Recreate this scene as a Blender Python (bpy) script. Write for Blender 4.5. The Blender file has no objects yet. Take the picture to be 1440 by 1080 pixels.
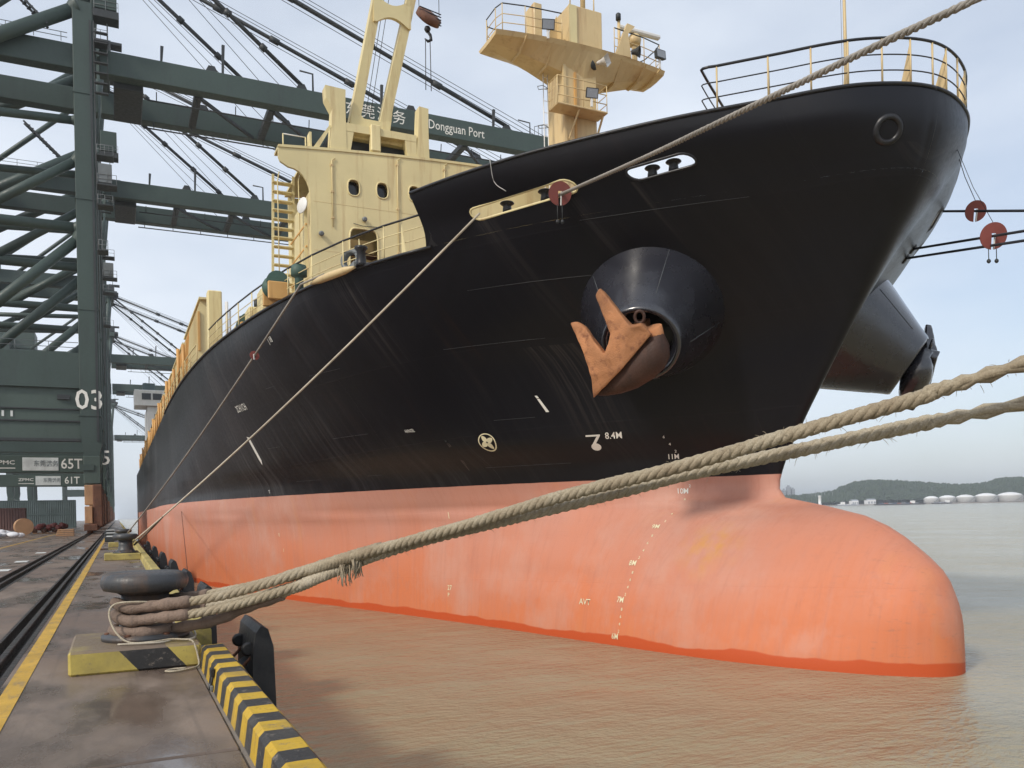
import bpy, math, random, bisect
from mathutils import Vector, Matrix
from mathutils.geometry import delaunay_2d_cdt

# ------------------------------------------------------------------ camera, sky, sun, exposure
scene = bpy.context.scene
C = scene.collection
random.seed(7)
YAW = math.atan(555/1170)
cam_d = bpy.data.cameras.new('camera')
cam_d.sensor_width = 36.0
cam_d.lens = 1170/1440*36
cam_d.shift_y = 177.7/1440
cam_d.clip_start = 0.1
cam_d.clip_end = 12000
cam = bpy.data.objects.new('camera', cam_d)
C.objects.link(cam)
cam.matrix_world = Matrix.Translation((0, 0, 3.8)) @ Matrix.Rotation(-YAW, 4, 'Z') @ Matrix.Rotation(math.pi/2, 4, 'X') @ Matrix.Rotation(-0.0202, 4, 'Z')
scene.camera = cam

SUN = Vector((-1.0, -0.42, 0.82)).normalized()
w = bpy.data.worlds.new('World'); scene.world = w; w.use_nodes = True
nt = w.node_tree; nt.nodes.clear()
def wn(t, **k):
    n = nt.nodes.new(t)
    for a, b in k.items(): setattr(n, a, b)
    return n
sky = wn('ShaderNodeTexSky', sky_type='NISHITA', sun_disc=False)
sky.sun_elevation = math.asin(SUN.z); sky.sun_rotation = math.atan2(SUN.x, SUN.y)
sky.air_density = 1.0; sky.dust_density = 2.2; sky.ozone_density = 1.2; sky.altitude = 5
tc = wn('ShaderNodeTexCoord'); mp = wn('ShaderNodeMapping'); mp.inputs['Scale'].default_value = (1.0, 1.0, 2.6)
nz = wn('ShaderNodeTexNoise'); nz.inputs['Scale'].default_value = 1.7; nz.inputs['Detail'].default_value = 5; nz.inputs['Roughness'].default_value = .52
cr = wn('ShaderNodeValToRGB'); cr.color_ramp.elements[0].position = .33; cr.color_ramp.elements[1].position = .68
cr.color_ramp.elements[0].color = (.45, .45, .45, 1); cr.color_ramp.elements[1].color = (.95, .95, .95, 1)
mx = wn('ShaderNodeMix', data_type='RGBA'); mx.inputs[7].default_value = (5.9, 6.35, 7.0, 1)
bg = wn('ShaderNodeBackground'); bg.inputs['Strength'].default_value = .15
wo = wn('ShaderNodeOutputWorld')
L = nt.links.new
L(tc.outputs['Generated'], mp.inputs[0]); L(mp.outputs[0], nz.inputs['Vector']); L(nz.outputs['Fac'], cr.inputs[0])
L(cr.outputs[0], mx.inputs[0]); L(sky.outputs[0], mx.inputs[6]); L(mx.outputs[2], bg.inputs['Color']); L(bg.outputs[0], wo.inputs[0])

sun_d = bpy.data.lights.new('sun', 'SUN'); sun_d.energy = 2.4; sun_d.angle = math.radians(7.0); sun_d.color = (1, .93, .82)
sun = bpy.data.objects.new('sun', sun_d); C.objects.link(sun)
sun.rotation_euler = SUN.to_track_quat('Z', 'Y').to_euler()
scene.view_settings.view_transform = 'Standard'; scene.view_settings.look = 'None'
scene.view_settings.exposure = 0.0; scene.view_settings.gamma = 1.0
scene.render.engine = 'CYCLES'
scene.cycles.max_bounces = 6; scene.cycles.volume_bounces = 0
scene.cycles.use_denoising = True

# ------------------------------------------------------------------ materials
def new_mat(name):
    m = bpy.data.materials.new(name); m.use_nodes = True
    return m, m.node_tree, m.node_tree.nodes['Principled BSDF']
def node(t, typ, **k):
    n = t.nodes.new(typ)
    for a, b in k.items(): setattr(n, a, b)
    return n
def mapped_noise(t, scale, vec=(1, 1, 1), detail=4, rough=.55, coord='pos'):
    if coord == 'pos': src = node(t, 'ShaderNodeNewGeometry').outputs['Position']
    else: src = node(t, 'ShaderNodeTexCoord').outputs['Object']
    m = node(t, 'ShaderNodeMapping'); m.inputs['Scale'].default_value = vec
    n = node(t, 'ShaderNodeTexNoise'); n.inputs['Scale'].default_value = scale; n.inputs['Detail'].default_value = detail; n.inputs['Roughness'].default_value = rough
    t.links.new(src, m.inputs[0]); t.links.new(m.outputs[0], n.inputs['Vector'])
    return n.outputs['Fac']
def ramp(t, fac, stops):
    r = node(t, 'ShaderNodeValToRGB')
    els = r.color_ramp.elements
    while len(els) < len(stops): els.new(.5)
    for e, (p, c) in zip(els, stops):
        e.position = p
        if isinstance(c, (int, float)): c = (c, c, c)
        e.color = tuple(c)+(1,)
    t.links.new(fac, r.inputs[0]); return r.outputs[0]
def mix(t, fac, a, b, mode='MIX'):
    n = node(t, 'ShaderNodeMix', data_type='RGBA', blend_type=mode)
    for s, v in ((0, fac), (6, a), (7, b)):
        if hasattr(v, 'links') or hasattr(v, 'is_linked'): t.links.new(v, n.inputs[s])
        elif s == 0: n.inputs[0].default_value = v
        else: n.inputs[s].default_value = tuple(v)+(1,)
    return n.outputs[2]
def math_n(t, op, a, b=None, clamp=False):
    n = node(t, 'ShaderNodeMath', operation=op, use_clamp=clamp)
    for i, v in enumerate((a, b)):
        if v is None: continue
        if hasattr(v, 'is_linked'): t.links.new(v, n.inputs[i])
        else: n.inputs[i].default_value = v
    return n.outputs[0]
def bump(t, b, h, strength=.2, dist=.02):
    n = node(t, 'ShaderNodeBump'); n.inputs['Strength'].default_value = strength; n.inputs['Distance'].default_value = dist
    t.links.new(h, n.inputs['Height']); t.links.new(n.outputs[0], b.inputs['Normal'])
MATS = {}
def paint(name, col, rough=.5, dirt=None, dirt_amt=.5, vary=.18, scale=1.2, stretch=(1, 1, .25), metallic=0, bmp=.05, fine=9):
    "worn paint: broad tone drift, downward streaks of dirt or rust, fine grain in the gloss"
    m, t, b = new_mat(name); MATS[name] = m
    drift = mapped_noise(t, scale*.5, (1, 1, 1), 4)
    lo = tuple(c*(1-vary) for c in col); hi = tuple(min(1, c*(1+vary)) for c in col)
    c = ramp(t, drift, [(.3, lo), (.7, hi)])
    if dirt:
        st = mapped_noise(t, scale*2.2, stretch, 6, .65)
        f = ramp(t, st, [(.52, 0), (.72, dirt_amt)])
        c = mix(t, f, c, dirt)
    t.links.new(c, b.inputs['Base Color'])
    fn = mapped_noise(t, fine, (1, 1, 1), 5, .6)
    t.links.new(ramp(t, fn, [(.3, max(.05, rough-.12)), (.7, min(1, rough+.15))]), b.inputs['Roughness'])
    b.inputs['Metallic'].default_value = metallic
    if bmp: bump(t, b, fn, bmp, .02)
    return m

# ------------------------------------------------------------------ mesh helpers
WORLD = set()      # roots whose parts are written in world coordinates
def link(o, parent=None):
    C.objects.link(o)
    if parent is not None:
        o.parent = parent
        if parent in WORLD: o.matrix_parent_inverse = Matrix.Translation(-parent.location)
    return o
def tag(o, label, cat, group=None, kind=None):
    o['label'] = label; o['category'] = cat
    if group: o['group'] = group
    if kind: o['kind'] = kind
    return o
def thing(name, label, cat, loc=(0, 0, 0), group=None, rotz=0, world=False):
    o = bpy.data.objects.new(name, None); o.empty_display_size = .2
    link(o); o.location = loc; o.rotation_euler = (0, 0, rotz)
    if world: WORLD.add(o)
    return tag(o, label, cat, group)
def frame_of(d):
    d = Vector(d).normalized()
    up = Vector((0, 0, 1)) if abs(d.z) < .95 else Vector((0, 1, 0))
    s = d.cross(up).normalized(); u = s.cross(d).normalized()
    return d, s, u
class MB:
    def __init__(self): self.v = []; self.f = []; self.sm = []
    def add(self, vs, fs, smooth=False):
        o = len(self.v); self.v += [tuple(p) for p in vs]
        for f in fs: self.f.append([i+o for i in f]); self.sm.append(smooth)
        return self
    def hexa(self, p):
        return self.add(p, [(3, 2, 1, 0), (4, 5, 6, 7), (0, 1, 5, 4), (1, 2, 6, 5), (2, 3, 7, 6), (3, 0, 4, 7)])
    def box(self, a, b):
        (x0, y0, z0), (x1, y1, z1) = a, b
        return self.hexa([(x0, y0, z0), (x1, y0, z0), (x1, y1, z0), (x0, y1, z0), (x0, y0, z1), (x1, y0, z1), (x1, y1, z1), (x0, y1, z1)])
    def bbox(self, a, b, c=.02):
        "box with chamfered edges"
        (x0, y0, z0), (x1, y1, z1) = a, b
        vs = []; idx = {}
        for ix, x in ((0, x0), (1, x1)):
            for iy, y in ((0, y0), (1, y1)):
                for iz, z in ((0, z0), (1, z1)):
                    sx, sy, sz = (c if ix == 0 else -c), (c if iy == 0 else -c), (c if iz == 0 else -c)
                    for k, p in enumerate(((x, y+sy, z+sz), (x+sx, y, z+sz), (x+sx, y+sy, z))):
                        idx[ix, iy, iz, k] = len(vs); vs.append(p)
        f = []
        for a in range(3):
            o1, o2 = [(1, 2), (2, 0), (0, 1)][a]
            for s in (0, 1):
                cs = []
                for p, q in ((0, 0), (1, 0), (1, 1), (0, 1)):
                    key = [0, 0, 0]; key[a] = s; key[o1] = p; key[o2] = q
                    cs.append(idx[key[0], key[1], key[2], a])
                f.append(cs if s else cs[::-1])
        for a in range(3):     # edge strips parallel to axis a
            o1, o2 = [(1, 2), (2, 0), (0, 1)][a]
            for p in (0, 1):
                for q in (0, 1):
                    def g(s, k):
                        key = [0, 0, 0]; key[a] = s; key[o1] = p; key[o2] = q
                        return idx[key[0], key[1], key[2], k]
                    cs = [g(0, o1), g(1, o1), g(1, o2), g(0, o2)]
                    f.append(cs if (p == q) else cs[::-1])
        for ix in (0, 1):
            for iy in (0, 1):
                for iz in (0, 1):
                    cs = [idx[ix, iy, iz, 0], idx[ix, iy, iz, 1], idx[ix, iy, iz, 2]]
                    f.append(cs if (ix+iy+iz) % 2 else cs[::-1])
        return self.add(vs, f)
    def beam(self, p0, p1, w, h, w1=None, h1=None):
        p0, p1 = Vector(p0), Vector(p1); d, s, u = frame_of(p1-p0)
        w1 = w if w1 is None else w1; h1 = h if h1 is None else h1
        q = []
        for p, a, b in ((p0, w, h), (p1, w1, h1)):
            q += [p-s*a/2-u*b/2, p+s*a/2-u*b/2, p+s*a/2+u*b/2, p-s*a/2+u*b/2]
        return self.hexa(q)
    def tube(self, p0, p1, r, n=8, r1=None, cap=True):
        return self.pipe([p0, p1], [r, r if r1 is None else r1], n, cap)
    def pipe(self, pts, r, n=8, cap=True, closed=False):
        pts = [Vector(p) for p in pts]; m = len(pts)
        if not hasattr(r, '__len__'): r = [r]*m
        vs = []; prev = None
        for i, p in enumerate(pts):
            if closed: d = pts[(i+1) % m]-pts[i-1]
            else: d = pts[min(i+1, m-1)]-pts[max(i-1, 0)]
            d = d.normalized() if d.length > 1e-9 else Vector((0, 0, 1))
            if prev is None: _, s, u = frame_of(d)
            else:
                s = prev-d*prev.dot(d)
                s = s.normalized() if s.length > 1e-6 else frame_of(d)[1]
                u = s.cross(d)
            prev = s
            for k in range(n):
                a = 2*math.pi*k/n
                vs.append(p+(s*math.cos(a)+u*math.sin(a))*r[i])
        f = []
        for i in range(m if closed else m-1):
            j = (i+1) % m
            for k in range(n):
                k2 = (k+1) % n
                f.append((i*n+k, i*n+k2, j*n+k2, j*n+k))
        self.add(vs, f, True)
        if cap and not closed:
            o = len(self.v)-m*n
            self.f.append([o+k for k in range(n)][::-1]); self.sm.append(False)
            self.f.append([o+(m-1)*n+k for k in range(n)]); self.sm.append(False)
        return self
    def lathe(self, prof, n=24, o=(0, 0, 0), axis=(0, 0, 1), cap=True):
        d, s, u = frame_of(axis); o = Vector(o); vs = []
        if abs(Vector(axis).normalized().z) > .99: s, u, d = Vector((1, 0, 0)), Vector((0, 1, 0)), Vector(axis).normalized()
        for r, z in prof:
            for k in range(n):
                a = 2*math.pi*k/n
                vs.append(o+d*z+(s*math.cos(a)+u*math.sin(a))*r)
        f = []
        for i in range(len(prof)-1):
            for k in range(n):
                k2 = (k+1) % n
                f.append((i*n+k, i*n+k2, (i+1)*n+k2, (i+1)*n+k))
        self.add(vs, f, True)
        if cap:
            b = len(self.v)-len(vs)
            self.f.append([b+k for k in range(n)][::-1]); self.sm.append(False)
            self.f.append([b+(len(prof)-1)*n+k for k in range(n)]); self.sm.append(False)
        return self
    def prism(self, poly, vec):
        "extrude a planar polygon (3D points) along vec"
        n = len(poly); vec = Vector(vec)
        a = [Vector(p) for p in poly]; b = [p+vec for p in a]
        return self.add(a+b, [list(range(n))[::-1], list(range(n, 2*n))]+[(i, (i+1) % n, n+(i+1) % n, n+i) for i in range(n)])
    def mesh(self, name, mat):
        me = bpy.data.meshes.new(name); me.from_pydata(self.v, [], self.f)
        me.polygons.foreach_set('use_smooth', self.sm); me.update()
        for m in (mat if isinstance(mat, (list, tuple)) else [mat]): me.materials.append(m)
        return me
    def build(self, name, mat, parent=None, loc=None, fix=False):
        me = self.mesh(name, mat)
        if fix:
            import bmesh
            bm = bmesh.new(); bm.from_mesh(me); bmesh.ops.recalc_face_normals(bm, faces=bm.faces); bm.to_mesh(me); bm.free()
        o = link(bpy.data.objects.new(name, me), parent)
        if loc is not None: o.location = loc
        return o
def shared(name, me, parent, loc=(0, 0, 0), rot=(0, 0, 0)):
    o = link(bpy.data.objects.new(name, me), parent); o.location = loc; o.rotation_euler = rot
    return o
def smooth_path(pts, step=.1, closed=False):
    "Catmull-Rom through the points, resampled"
    P = [Vector(p) for p in pts]; n = len(P); out = []
    rng = n if closed else n-1
    for i in range(rng):
        p1, p2 = P[i], P[(i+1) % n]
        p0 = P[i-1] if (i > 0 or closed) else p1*2-p2
        p3 = P[(i+2) % n] if (i+2 < n or closed) else p2*2-p1
        k = max(1, int((p2-p1).length/step))
        for j in range(k):
            t = j/k
            out.append(.5*((2*p1)+(p2-p0)*t+(2*p0-5*p1+4*p2-p3)*t*t+(3*p1-p0-3*p2+p3)*t**3))
    if not closed: out.append(P[-1])
    return out
def sag_line(a, b, sag, n=14):
    a, b = Vector(a), Vector(b)
    return [a.lerp(b, i/n)+Vector((0, 0, -sag*4*(i/n)*(1-i/n))) for i in range(n+1)]
def laid_rope(mb, path, r, strands=3, pitch=.45, n=6, phase=0, lump=.0):
    "twisted rope: helical strands about a path"
    s_prev = None; dist = 0; rows = [[] for _ in range(strands)]
    for i, p in enumerate(path):
        d = (path[min(i+1, len(path)-1)]-path[max(i-1, 0)]).normalized()
        if i: dist += (path[i]-path[i-1]).length
        if s_prev is None: _, s, u = frame_of(d)
        else:
            s = (s_prev-d*s_prev.dot(d)).normalized(); u = s.cross(d)
        s_prev = s
        for k in range(strands):
            a = phase+2*math.pi*(k/strands+dist/pitch)+.35*math.sin(dist*2.3+phase)+.2*math.sin(dist*5.1)
            rows[k].append(p+(s*math.cos(a)+u*math.sin(a))*r*.5*(1+lump*math.sin(dist*23+k)))
    for k in range(strands): mb.pipe(rows[k], r*.56, n)
def text_mesh(txt, size, depth=.0, bold=False, sx=1.0):
    cu = bpy.data.curves.new('lettering', 'FONT'); cu.body = txt; cu.size = size; cu.extrude = depth
    cu.align_x = 'CENTER'; cu.align_y = 'CENTER'; cu.resolution_u = 2
    if bold: cu.offset = size*.010
    o = bpy.data.objects.new('lettering', cu); C.objects.link(o)
    bpy.context.view_layer.update()
    dg = bpy.context.evaluated_depsgraph_get()
    me = bpy.data.meshes.new_from_object(o.evaluated_get(dg))
    bpy.data.objects.remove(o); bpy.data.curves.remove(cu)
    for v in me.vertices: v.co.x *= sx
    return me
def lettering(txt, size, origin, right, up, mat, parent, bold=False, sx=1.0, depth=.01, name='lettering'):
    me = text_mesh(txt, size, depth, bold, sx); r, u = Vector(right).normalized(), Vector(up).normalized(); nn = r.cross(u); og = Vector(origin)
    for v in me.vertices:
        x, y, z = v.co; v.co = og+r*x+u*y+nn*(z+depth)
    me.materials.append(mat)
    return link(bpy.data.objects.new(name, me), parent)

# ------------------------------------------------------------------ hull form (metres; water at z = 0, bow towards -Y)
CL=16.42            # ship centreline (world X)
# waterline curves: height -> (stem Y, [(Y, half breadth)...])
LEV=[
(-3.0,13.2,[(14.0,1.2),(15.5,2.4),(18,3.5),(21,4.3),(26,5.8),(32,7.8),(40,10.3),(50,12.8),(62,14.2),(75,14.5)]),
(-1.2,12.45,[(13.1,1.2),(14.7,2.75),(17,3.9),(19.9,4.85),(25,6.2),(31,8.0),(39,10.6),(50,13.0),(62,14.35),(75,14.5)]),
(0.0,12.25,[(12.85,1.55),(14.5,2.9),(17,4.1),(19.9,4.95),(25,6.3),(31,8.15),(39,10.7),(50,13.1),(62,14.4),(75,14.5)]),
(1.0,12.27,[(12.87,1.5),(14.6,2.65),(17,3.9),(19.9,4.8),(25,6.25),(31,8.15),(39,10.7),(50,13.15),(62,14.4),(75,14.5)]),
(2.0,12.5,[(13.1,1.3),(14.8,2.3),(17.0,3.5),(19.9,4.4),(25,6.1),(31,8.15),(39,10.75),(50,13.2),(62,14.42),(75,14.5)]),
(2.8,13.3,[(14.0,1.15),(15.7,2.1),(17.6,3.0),(19.9,3.9),(25,5.95),(31,8.15),(39,10.8),(50,13.25),(62,14.43),(75,14.5)]),
(3.4,14.35,[(15.1,.9),(16.4,1.65),(18.2,2.4),(19.9,3.3),(25,5.85),(31,8.2),(39,10.9),(50,13.3),(62,14.45),(75,14.5)]),
(3.7,15.5,[(16.2,.7),(17.3,1.3),(18.6,1.95),(19.9,2.9),(25,5.85),(31,8.3),(39,11.0),(50,13.35),(62,14.45),(75,14.5)]),
(3.95,17.2,[(17.7,.5),(18.3,1.1),(19.1,1.9),(19.9,2.75),(25,5.85),(31,8.35),(39,11.05),(50,13.37),(62,14.45),(75,14.5)]),
(4.3,17.5,[(18.0,.5),(18.9,1.2),(19.9,2.6),(22,4.3),(25,6.0),(31,8.5),(39,11.1),(50,13.4),(62,14.45),(75,14.5)]),
(5.0,17.25,[(17.8,.62),(18.8,1.45),(19.9,2.95),(22,4.8),(25,6.6),(31,9.0),(39,11.4),(50,13.5),(62,14.47),(75,14.5)]),
(6.0,16.6,[(17.15,.78),(18.2,1.8),(19.9,3.9),(22,5.9),(25,7.7),(31,9.9),(39,12.0),(50,13.75),(62,14.48),(75,14.5)]),
(7.9,15.2,[(15.75,.85),(17.1,2.0),(19.5,4.7),(22,7.1),(25,9.1),(31,11.2),(39,12.9),(50,14.1),(62,14.5),(75,14.5)]),
(9.3,14.2,[(14.5,.95),(15.1,1.65),(16,2.4),(18.5,5.2),(21,7.7),(25,10.2),(31,12.2),(39,13.5),(50,14.3),(62,14.5),(75,14.5)]),
(10.4,13.4,[(13.68,1.12),(14.25,1.95),(15,2.7),(17.5,5.5),(20.5,8.3),(25,11.0),(31,12.8),(39,13.85),(50,14.4),(62,14.5),(75,14.5)]),
(11.4,12.72,[(12.95,1.35),(13.45,2.25),(14.3,3.2),(17,6.15),(20.5,9.1),(25,11.5),(31,13.0),(39,14.0),(50,14.45),(62,14.5),(75,14.5)]),
(12.4,12.42,[(12.62,1.6),(13.05,2.65),(14,3.9),(17,7.15),(20.5,9.9),(25,11.8),(31,13.1),(39,14.05),(50,14.45),(62,14.5),(75,14.5)]),
(13.6,12.5,[(12.7,1.75),(13.1,2.8),(14.05,4.1),(17,7.45),(20.5,10.0),(25,11.85),(31,13.1),(39,14.05),(50,14.45),(62,14.5),(75,14.5)]),
]
def pchip(xs,ys):
    n=len(xs);h=[xs[i+1]-xs[i] for i in range(n-1)];d=[(ys[i+1]-ys[i])/h[i] for i in range(n-1)]
    m=[0.0]*n
    for i in range(1,n-1):
        if d[i-1]*d[i]>0:
            w1=2*h[i]+h[i-1];w2=h[i]+2*h[i-1]; m[i]=(w1+w2)/(w1/d[i-1]+w2/d[i])
    m[0]=d[0]*1.0; m[-1]=d[-1]
    def f(x):
        i=min(max(bisect.bisect_right(xs,x)-1,0),n-2)
        t=(x-xs[i])/h[i]; t2=t*t;t3=t2*t
        return (2*t3-3*t2+1)*ys[i]+(t3-2*t2+t)*h[i]*m[i]+(-2*t3+3*t2)*ys[i+1]+(t3-t2)*h[i]*m[i+1]
    return f
_lf=[]
for z,y0,tb in LEV:
    q=[0.0]+[math.sqrt(y-y0) for y,b in tb]; bb=[0.0]+[b-(1.08 if z>4.5 else .9)*(1-math.exp(-b/1.9)) for y,b in tb]
    _lf.append((y0,pchip(q,bb),q[-1]))
QN=[0,.12,.25,.4,.55,.75,1,1.25,1.5,1.8,2.1,2.5,3,3.5,4,4.5,5,5.6,6.2,6.8,7.4]
_zl=[l[0] for l in LEV]
_stem=pchip(_zl,[l[1] for l in LEV])
# half breadth as function of q at each level -> pchip in z for each sampled q
_bq=[pchip(_zl,[f(min(q,qm)) for (y0,f,qm) in _lf]) for q in QN]
def stem(z): return _stem(min(max(z,-3),13.6))
def hb(y,z):
    "half breadth of the hull at station y, height z"
    z=min(max(z,-3),13.6)
    d=y-stem(z)
    if d<=0: return 0.0
    q=math.sqrt(d)
    if q>=QN[-1]: return 13.42
    i=min(max(bisect.bisect_right(QN,q)-1,0),len(QN)-2)
    # local cubic (catmull) in q
    def v(k):
        if k<0: return -_bq[1](z)
        return _bq[min(k,len(QN)-1)](z)
    x0,x1=QN[i],QN[i+1]; p0,p1=v(i),v(i+1)
    xm=QN[i-1] if i>0 else -QN[1]; xp=QN[i+2] if i+2<len(QN) else QN[i+1]+.6
    m0=(p1-v(i-1))/(x1-xm); m1=(v(i+2)-p0)/(xp-x0)
    h=x1-x0;t=(q-x0)/h;t2=t*t;t3=t2*t
    return (2*t3-3*t2+1)*p0+(t3-2*t2+t)*h*m0+(-2*t3+3*t2)*p1+(t3-t2)*h*m1
def sheer(y):
    "deck edge height"
    return 10.8+max(0,(60-y)/48)**2*.45
def bulw(y):
    "bulwark top height"
    if y>21.35: return sheer(y)
    return 12.33+ (max(0,21.35-y)/8.8)*.47

# ------------------------------------------------------------------ named materials
def hull_material():
    m, t, b = new_mat('hull_paint')
    pos = node(t, 'ShaderNodeNewGeometry').outputs['Position']
    sep = node(t, 'ShaderNodeSeparateXYZ'); t.links.new(pos, sep.inputs[0]); z = sep.outputs[2]; y = sep.outputs[1]
    drift = mapped_noise(t, .35, (1, 1, 1), 4)
    streak = mapped_noise(t, 4.2, (.0, 1, .030), 7, .7)
    streak2 = mapped_noise(t, 1.4, (.0, 1, .04), 5, .7)
    fine = mapped_noise(t, 14, (1, 1, .5), 5, .65)
    # black topsides: near black, chalky grey streaks, a little rust
    blk = ramp(t, drift, [(.3, (.0045, .0045, .0075)), (.7, (.0062, .0060, .0092))])
    chalk = math_n(t, 'MULTIPLY', ramp(t, streak, [(.46, 0), (.70, 1)]), ramp(t, mapped_noise(t, .22, (1, 1, .45), 4, .6), [(.44, .0), (.64, .9)]))
    aft = node(t, 'ShaderNodeMapRange'); aft.inputs[1].default_value = 22; aft.inputs[2].default_value = 46; aft.inputs[3].default_value = .03; aft.inputs[4].default_value = 1.0
    t.links.new(y, aft.inputs[0])
    chalk = math_n(t, 'MULTIPLY', chalk, aft.outputs[0], True)
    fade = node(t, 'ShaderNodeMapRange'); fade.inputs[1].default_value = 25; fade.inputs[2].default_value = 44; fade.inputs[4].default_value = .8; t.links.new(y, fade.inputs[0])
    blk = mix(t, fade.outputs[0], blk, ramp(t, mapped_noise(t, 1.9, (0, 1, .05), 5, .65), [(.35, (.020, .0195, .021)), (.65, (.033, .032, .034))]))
    blk = mix(t, chalk, blk, (.15, .143, .145))
    rust = math_n(t, 'MULTIPLY', ramp(t, streak2, [(.56, 0), (.72, .35)]), ramp(t, mapped_noise(t, .5, (1, 1, .6), 4), [(.5, 0), (.66, 1)]))
    blk = mix(t, rust, blk, (.050, .024, .016))
    # runs below the openings and scuffs under the anchor
    def run(y0, zt, ln, wd, amt):
        a_ = node(t, 'ShaderNodeMapRange'); a_.inputs[1].default_value = wd; a_.inputs[2].default_value = wd*.2; a_.inputs[4].default_value = amt
        t.links.new(math_n(t, 'ABSOLUTE', math_n(t, 'SUBTRACT', y, y0)), a_.inputs[0])
        b_ = node(t, 'ShaderNodeMapRange'); b_.inputs[1].default_value = zt-ln; b_.inputs[2].default_value = zt; t.links.new(z, b_.inputs[0])
        return math_n(t, 'MULTIPLY', math_n(t, 'MULTIPLY', a_.outputs[0], b_.outputs[0]), math_n(t, 'LESS_THAN', z, zt+.02))
    acc = None
    for args in ((19.9, 11.45, 3.2, .30, .9), (17.95, 11.5, 2.2, .22, .7), (16.7, 11.6, 1.6, .2, .6), (25.0, 10.95, 3.4, .9, .8), (28.6, 10.9, 2.2, .7, .7), (33.2, 10.85, 3.5, .8, .8), (38.4, 10.8, 4.5, .9, 1), (43, 10.8, 4, 1.2, .9), (20.6, 8.4, 3.6, .9, .9), (12.62, 11.7, 2.0, .25, .5)):
        r_ = run(*args); acc = r_ if acc is None else math_n(t, 'MAXIMUM', acc, r_)
    acc = math_n(t, 'MULTIPLY', acc, ramp(t, mapped_noise(t, 9, (0, 1, .02), 6, .72), [(.46, 0), (.66, 1)]), True)
    blk = mix(t, acc, blk, (.060, .052, .050))
    # boot-top red: pinker and chalky above, orange towards the water
    zr = node(t, 'ShaderNodeMapRange'); zr.inputs[1].default_value = 4.4; zr.inputs[2].default_value = .6
    zz = math_n(t, 'ADD', z, math_n(t, 'MULTIPLY', math_n(t, 'SUBTRACT', mapped_noise(t, .3, (1, 1, 1), 4), .5), 5.0))
    t.links.new(zz, zr.inputs[0])
    red = mix(t, zr.outputs[0], (.52, .250, .185), (.62, .190, .082))
    red = mix(t, ramp(t, mapped_noise(t, .28, (1, 1, .7), 6, .65), [(.50, 0), (.66, .55)]), red, (.56, .33, .26))
    red = mix(t, ramp(t, mapped_noise(t, .9, (1, 1, .8), 6, .7), [(.58, 0), (.62, .28)]), red, (.50, .20, .13))
    red = mix(t, ramp(t, streak, [(.48, 0), (.8, .30)]), red, (.52, .25, .20))
    red = mix(t, ramp(t, mapped_noise(t, .8, (1, 1, .25), 5), [(.58, 0), (.75, .35)]), red, (.62, .27, .10))
    red = mix(t, ramp(t, mapped_noise(t, 5, (.3, .3, 4), 4), [(.6, 0), (.75, .13)]), red, (.45, .14, .08))
    red = mix(t, ramp(t, mapped_noise(t, 7, (.3, 1, .03), 6, .7), [(.5, 0), (.72, .26)]), red, (.40, .15, .10))
    # scuffs on the shoulder of the bulb, yellow slime at its root
    by = node(t, 'ShaderNodeMapRange'); by.inputs[1].default_value = 15.2; by.inputs[2].default_value = 13.2; t.links.new(y, by.inputs[0])
    scf = math_n(t, 'MULTIPLY', by.outputs[0], ramp(t, mapped_noise(t, 4.5, (1.2, .25, 3.0), 6, .75), [(.57, 0), (.66, .40)]))
    red = mix(t, scf, red, (.34, .16, .11))
    slm = node(t, 'ShaderNodeMapRange'); slm.inputs[1].default_value = 1.1; slm.inputs[2].default_value = .0
    dv = node(t, 'ShaderNodeVectorMath', operation='DISTANCE'); dv.inputs[1].default_value = (14.2, 17.6, 2.6); t.links.new(pos, dv.inputs[0]); t.links.new(dv.outputs['Value'], slm.inputs[0])
    red = mix(t, math_n(t, 'MULTIPLY', slm.outputs[0], ramp(t, mapped_noise(t, 2.5, (1, 1, .4), 5), [(.4, 0), (.62, .8)])), red, (.60, .30, .06))
    # wet, darker band just above the water
    wob = math_n(t, 'MULTIPLY', math_n(t, 'SUBTRACT', mapped_noise(t, .55, (1, 1, .1), 3), .5), .35)
    wet = node(t, 'ShaderNodeMapRange'); wet.inputs[1].default_value = .27; wet.inputs[2].default_value = .235
    t.links.new(math_n(t, 'ADD', z, wob), wet.inputs[0])
    red = mix(t, wet.outputs[0], red, (.52, .085, .022))
    # the paint line
    edge = node(t, 'ShaderNodeMapRange'); edge.inputs[1].default_value = 4.645; edge.inputs[2].default_value = 4.655
    t.links.new(math_n(t, 'ADD', z, math_n(t, 'MULTIPLY', math_n(t, 'SUBTRACT', mapped_noise(t, 1.5, (1, 1, 1), 3), .5), .03)), edge.inputs[0])
    col = mix(t, edge.outputs[0], red, blk)
    t.links.new(col, b.inputs['Base Color'])
    rb = ramp(t, fine, [(.3, .30), (.7, .44)]); rr = ramp(t, fine, [(.3, .48), (.7, .68)])
    t.links.new(mix(t, edge.outputs[0], rr, rb), b.inputs['Roughness'])
    # plating: faint dents between frames and welded strakes
    brick = node(t, 'ShaderNodeTexBrick'); brick.inputs['Scale'].default_value = 1; brick.inputs['Mortar Size'].default_value = .012
    brick.inputs['Brick Width'].default_value = 7.0; brick.inputs['Row Height'].default_value = 2.3; brick.inputs['Color1'].default_value = brick.inputs['Color2'].default_value = (0, 0, 0, 1); brick.inputs['Mortar'].default_value = (1, 1, 1, 1)
    cmb = node(t, 'ShaderNodeCombineXYZ'); t.links.new(y, cmb.inputs[0]); t.links.new(math_n(t, 'ADD', z, math_n(t, 'MULTIPLY', y, .03)), cmb.inputs[1]); t.links.new(cmb.outputs[0], brick.inputs['Vector'])
    dents = mapped_noise(t, .9, (.4, 1, .5), 2, .4)
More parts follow.
